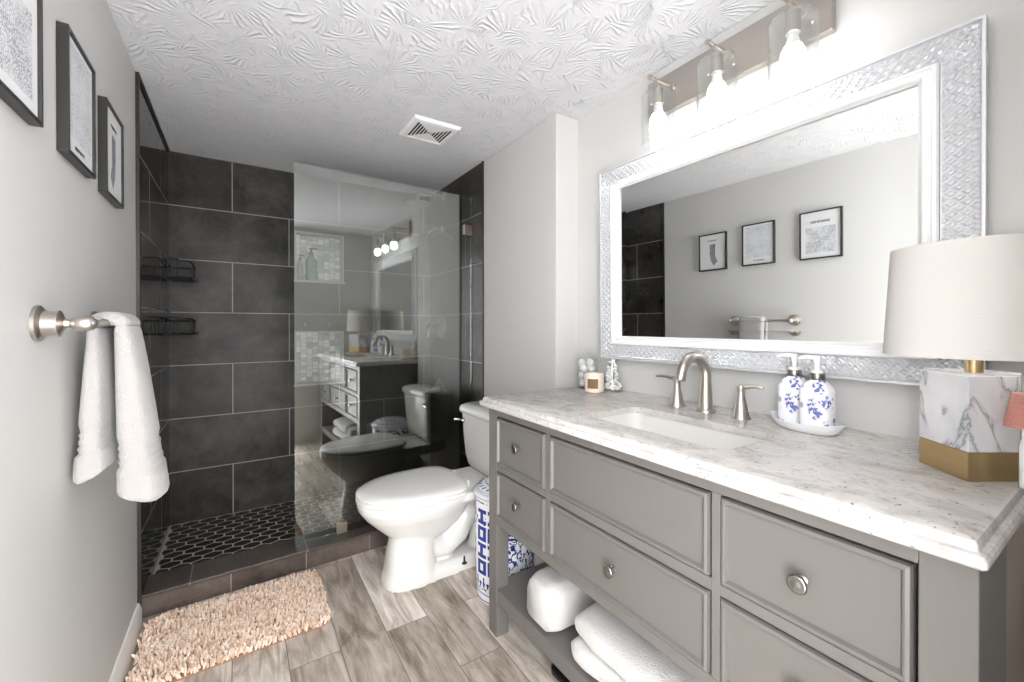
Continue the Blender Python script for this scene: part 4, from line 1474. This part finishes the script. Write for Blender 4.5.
# ---------------------------------------------------------------- bath mat
RX0, RX1, RY0, RY1 = 0.030, 0.655, 1.790, 2.205
ra = math.radians(1.2)
def rug_pt(x, y):
    dx, dy = x - RX0, y - RY1
    return (RX0 + dx * math.cos(ra) - dy * math.sin(ra) * 0, RY1 + dx * math.sin(ra) + dy)


rg = thing('bath_mat', 'beige shaggy chenille bath mat on the floor before the shower kerb', 'bath mat', ((RX0 + RX1) / 2, (RY0 + RY1) / 2, 0))
base = [rug_pt(x, y) for x, y, _ in rrect(RX0, RX1, RY0, RY1, 0.05, 6, 0)]
MB().rings([[(x, y, 0.0008) for x, y in base], [(x, y, 0.009) for x, y in base]]).build('backing', M['rug_back'], rg, smooth=0)
q = MB()
rn = random.Random(11)
st = 0.0112
ny, nx = int((RY1 - RY0) / (st * 0.87)), int((RX1 - RX0) / st)
for j in range(ny + 1):
    for i in range(nx + 1):
        x = RX0 + (i + 0.5 * (j % 2)) * st + rn.uniform(-0.003, 0.003)
        y = RY0 + j * st * 0.87 + rn.uniform(-0.003, 0.003)
        # rounded corners
        ex, ey = max(RX0 + 0.05 - x, x - RX1 + 0.05, 0), max(RY0 + 0.05 - y, y - RY1 + 0.05, 0)
        if math.hypot(ex, ey) > 0.052: continue
        px_, py_ = rug_pt(x, y)
        ln = rn.uniform(0.015, 0.026)
        a, tl = rn.uniform(0, 6.28), rn.uniform(0.1, 0.7)
        dx, dy = math.cos(a) * tl, math.sin(a) * tl
        r = rn.uniform(0.0038, 0.0050)
        d = Vector((dx, dy, 1)).normalized()
        u = d.cross(Vector((0.3, 0.9, 0.1))).normalized()
        w = d.cross(u)
        p = Vector((px_, py_, 0.008))
        R = []
        for tt, rr in ((0, 0.75), (0.45, 1.0), (0.8, 0.85), (1.0, 0.35)):
            R.append([p + d * ln * tt + (u * math.cos(2 * PI * k / 6) + w * math.sin(2 * PI * k / 6)) * r * rr for k in range(6)])
        q.rings(R, (False, True))
pl = q.build('pile', M['rug'], rg, smooth=180, fix=False)
pl['kind'] = 'stuff'

# ---------------------------------------------------------------- pictures on the left wall
def picture(y0, y1, z0, z1, label, art):
    o = thing('framed_print', label, 'picture', (0, (y0 + y1) / 2, z0), 'framed map prints on the left wall')
    xf, w = 0.021, 0.0085
    q = MB()
    for a in ((y0, y1, z0, z0 + w), (y0, y1, z1 - w, z1), (y0, y0 + w, z0 + w, z1 - w), (y1 - w, y1, z0 + w, z1 - w)):
        q.box(0.0008, xf, *a)
    q.build('frame', M['black_frame'], o, smooth=0, bevel=0.0008)
    MB().box(0.006, 0.015, y0 + w, y1 - w, z0 + w, z1 - w).build('paper', M['paper'], o, smooth=0)
    def plate(name, pts, mat):
        MB().rings([[(0.0150, y, z) for y, z in pts], [(0.0155, y, z) for y, z in pts]]).build(name, mat, o, smooth=0)
    H_, W_ = z1 - z0, y1 - y0
    yy = lambda s_: y1 - s_ * W_          # reading left to right in the room
    zz = lambda s_: z0 + s_ * H_
    rc = lambda a, b, c, d: [(yy(a), zz(c)), (yy(b), zz(c)), (yy(b), zz(d)), (yy(a), zz(d))]
    def letters(a, b, c, d, n_, seed):
        rn_ = random.Random(seed)
        q = MB()
        for k in range(n_):
            u0 = a + (b - a) * k / n_
            u1 = u0 + (b - a) / n_ * 0.72
            sty = rn_.randrange(3)
            def bar(p0, p1, r0, r1):
                q.box(0.0150, 0.0156, yy(p0), yy(p1), zz(r0), zz(r1))
            tw = (u1 - u0) * 0.28
            bar(u0, u0 + tw, c, d)
            if sty != 0: bar(u1 - tw, u1, c, d)
            if sty != 1: bar(u0, u1, d - (d - c) * 0.2, d)
            if sty == 2: bar(u0, u1, c, c + (d - c) * 0.2)
            else: bar(u0, u1, (c + d) / 2 - (d - c) * 0.1, (c + d) / 2 + (d - c) * 0.1)
        q.build('title', M['ink'], o, smooth=0)
    if art == 'city':
        plate('map', rc(0.15, 0.85, 0.12, 0.66), M['map_dark'])
        letters(0.27, 0.73, 0.74, 0.79, 9, 1)
    elif art == 'pale':
        plate('map', rc(0.1, 0.9, 0.18, 0.93), M['map_light'])
        letters(0.36, 0.70, 0.095, 0.125, 9, 2)
    else:
        plate('map', [(yy(0.40), zz(0.70)), (yy(0.60), zz(0.72)), (yy(0.60), zz(0.38)), (yy(0.68), zz(0.24)), (yy(0.55), zz(0.12)), (yy(0.44), zz(0.26)), (yy(0.40), zz(0.42))], M['map_strip'])
        letters(0.33, 0.67, 0.79, 0.825, 8, 4)


picture(0.965, 1.190, 1.586, 1.885, 'black framed street map with title on top, nearest of the three prints', 'city')
picture(1.337, 1.550, 1.590, 1.878, 'black framed pale street map, middle of the three prints', 'pale')
picture(1.663, 1.876, 1.586, 1.862, 'black framed print of a narrow map shape, nearest the shower', 'shape')

# ---------------------------------------------------------------- towel bar and hand towel
BX, BZ = 0.072, 1.203
BY0, BY1 = 1.222, 1.610
tb = thing('towel_bar', 'brushed nickel towel bar with round posts on the left wall', 'towel bar', (0, (BY0 + BY1) / 2, BZ))
for yy_ in (BY0, BY1):
    q = MB().axis_lathe((0.0005, yy_, BZ), (1, 0, 0), [(0.036, 0), (0.036, 0.006), (0.032, 0.009), (0.025, 0.011), (0.0245, 0.030), (0.027, 0.031), (0.027, 0.034), (0.018, 0.038), (0.0105, 0.041), (0.0085, 0.048), (0.013, 0.053), (0.0165, 0.062), (0.0165, 0.074), (0.013, 0.083), (0.008, 0.088), (0.001, 0.090)], 32)
    q.build('post', M['nickel'], tb, smooth=45)
MB().tube([(BX, BY0 - 0.006, BZ), (BX, BY1 + 0.006, BZ)], 0.0085, 18).build('rail', M['nickel'], tb, smooth=50)

ht = thing('hand_towel', 'white hand towel draped over the nickel towel bar', 'towel', (BX, 1.47, BZ - 0.2))
TY0, TY1 = 1.372, 1.535
def drape(side):
    """one hanging half: a thick soft slab, wider and thicker towards the hem"""
    q = MB()
    n_ = 64
    zt_, zb_ = BZ + 0.006, (0.765 if side > 0 else 0.835)
    R = []
    nz_ = 60
    for j in range(nz_ + 1):
        s_ = j / nz_
        z = zt_ + (zb_ - zt_) * s_
        if side > 0:
            xa, xb = BX + 0.0095 + 0.004 * s_, BX + 0.042 + 0.064 * s_ ** 0.85
        else:
            xa, xb = BX - 0.034 - 0.028 * s_ ** 0.9, BX - 0.0095 + 0.013 * s_
        xa = max(xa, 0.006)
        top = min(1, s_ * 16)
        k_t = math.sqrt(max(0.0, 1 - (1 - top) ** 2))
        y0, y1 = TY0 - 0.004 * s_, TY1 + 0.02 * s_
        # woven bands above the hem
        band = 0.0
        if 0.66 < s_ < 0.84: band = -0.0035 + 0.0022 * math.sin(s_ * 230)
        if s_ >= 0.84: band = 0.002
        ring = []
        end = 1 - 0.25 * max(0, (s_ - 0.97) / 0.03) ** 2
        for k in range(n_):
            a = 2 * PI * k / n_
            c, sn = math.cos(a), math.sin(a)
            X = math.copysign(abs(c) ** 0.55, c)
            Y = math.copysign(abs(sn) ** 0.45, sn)
            fold = 0.0045 * math.sin(3.2 * Y + 1.3 + side) * s_ * (1 if c > 0 else 0.4)
            hx_ = ((xb - xa) / 2 + band) * (0.30 + 0.70 * k_t) * end
            ring.append(((xa + xb) / 2 + hx_ * X + fold, (y0 + y1) / 2 + ((y1 - y0) / 2 + band) * Y * (0.93 + 0.07 * k_t) * (0.97 + 0.03 * end), z - 0.012 * X * s_ ** 3 * side))
        R.append(ring)
    q.rings(R)
    return q


drape(1).build('front_fold', M['towel_pink'], ht, smooth=180)
drape(-1).build('back_fold', M['towel_pink'], ht, smooth=180)
q = MB()
R = []
for j in range(19):
    v = j / 18
    e = math.sin(min(1, min(v, 1 - v) * 9) * PI / 2)
    y = TY0 + (TY1 - TY0) * v
    xo0, xo1, ho = BX - 0.036 * (0.8 + 0.2 * e), BX + 0.043 * (0.8 + 0.2 * e), 0.020 + 0.010 * e
    ring = []
    for k in range(13):
        a = PI * k / 12
        ring.append(((xo0 + xo1) / 2 + (xo1 - xo0) / 2 * math.cos(a), y, BZ - 0.004 + (ho + 0.004) * math.sin(a) ** 0.8))
    for k in range(13):
        a = PI - PI * k / 12
        ring.append((BX + 0.0098 * math.cos(a), y, BZ - 0.004 + 0.0145 * math.sin(a)))
    R.append(ring)
q.rings(R)
q.build('saddle', M['towel_pink'], ht, smooth=180)
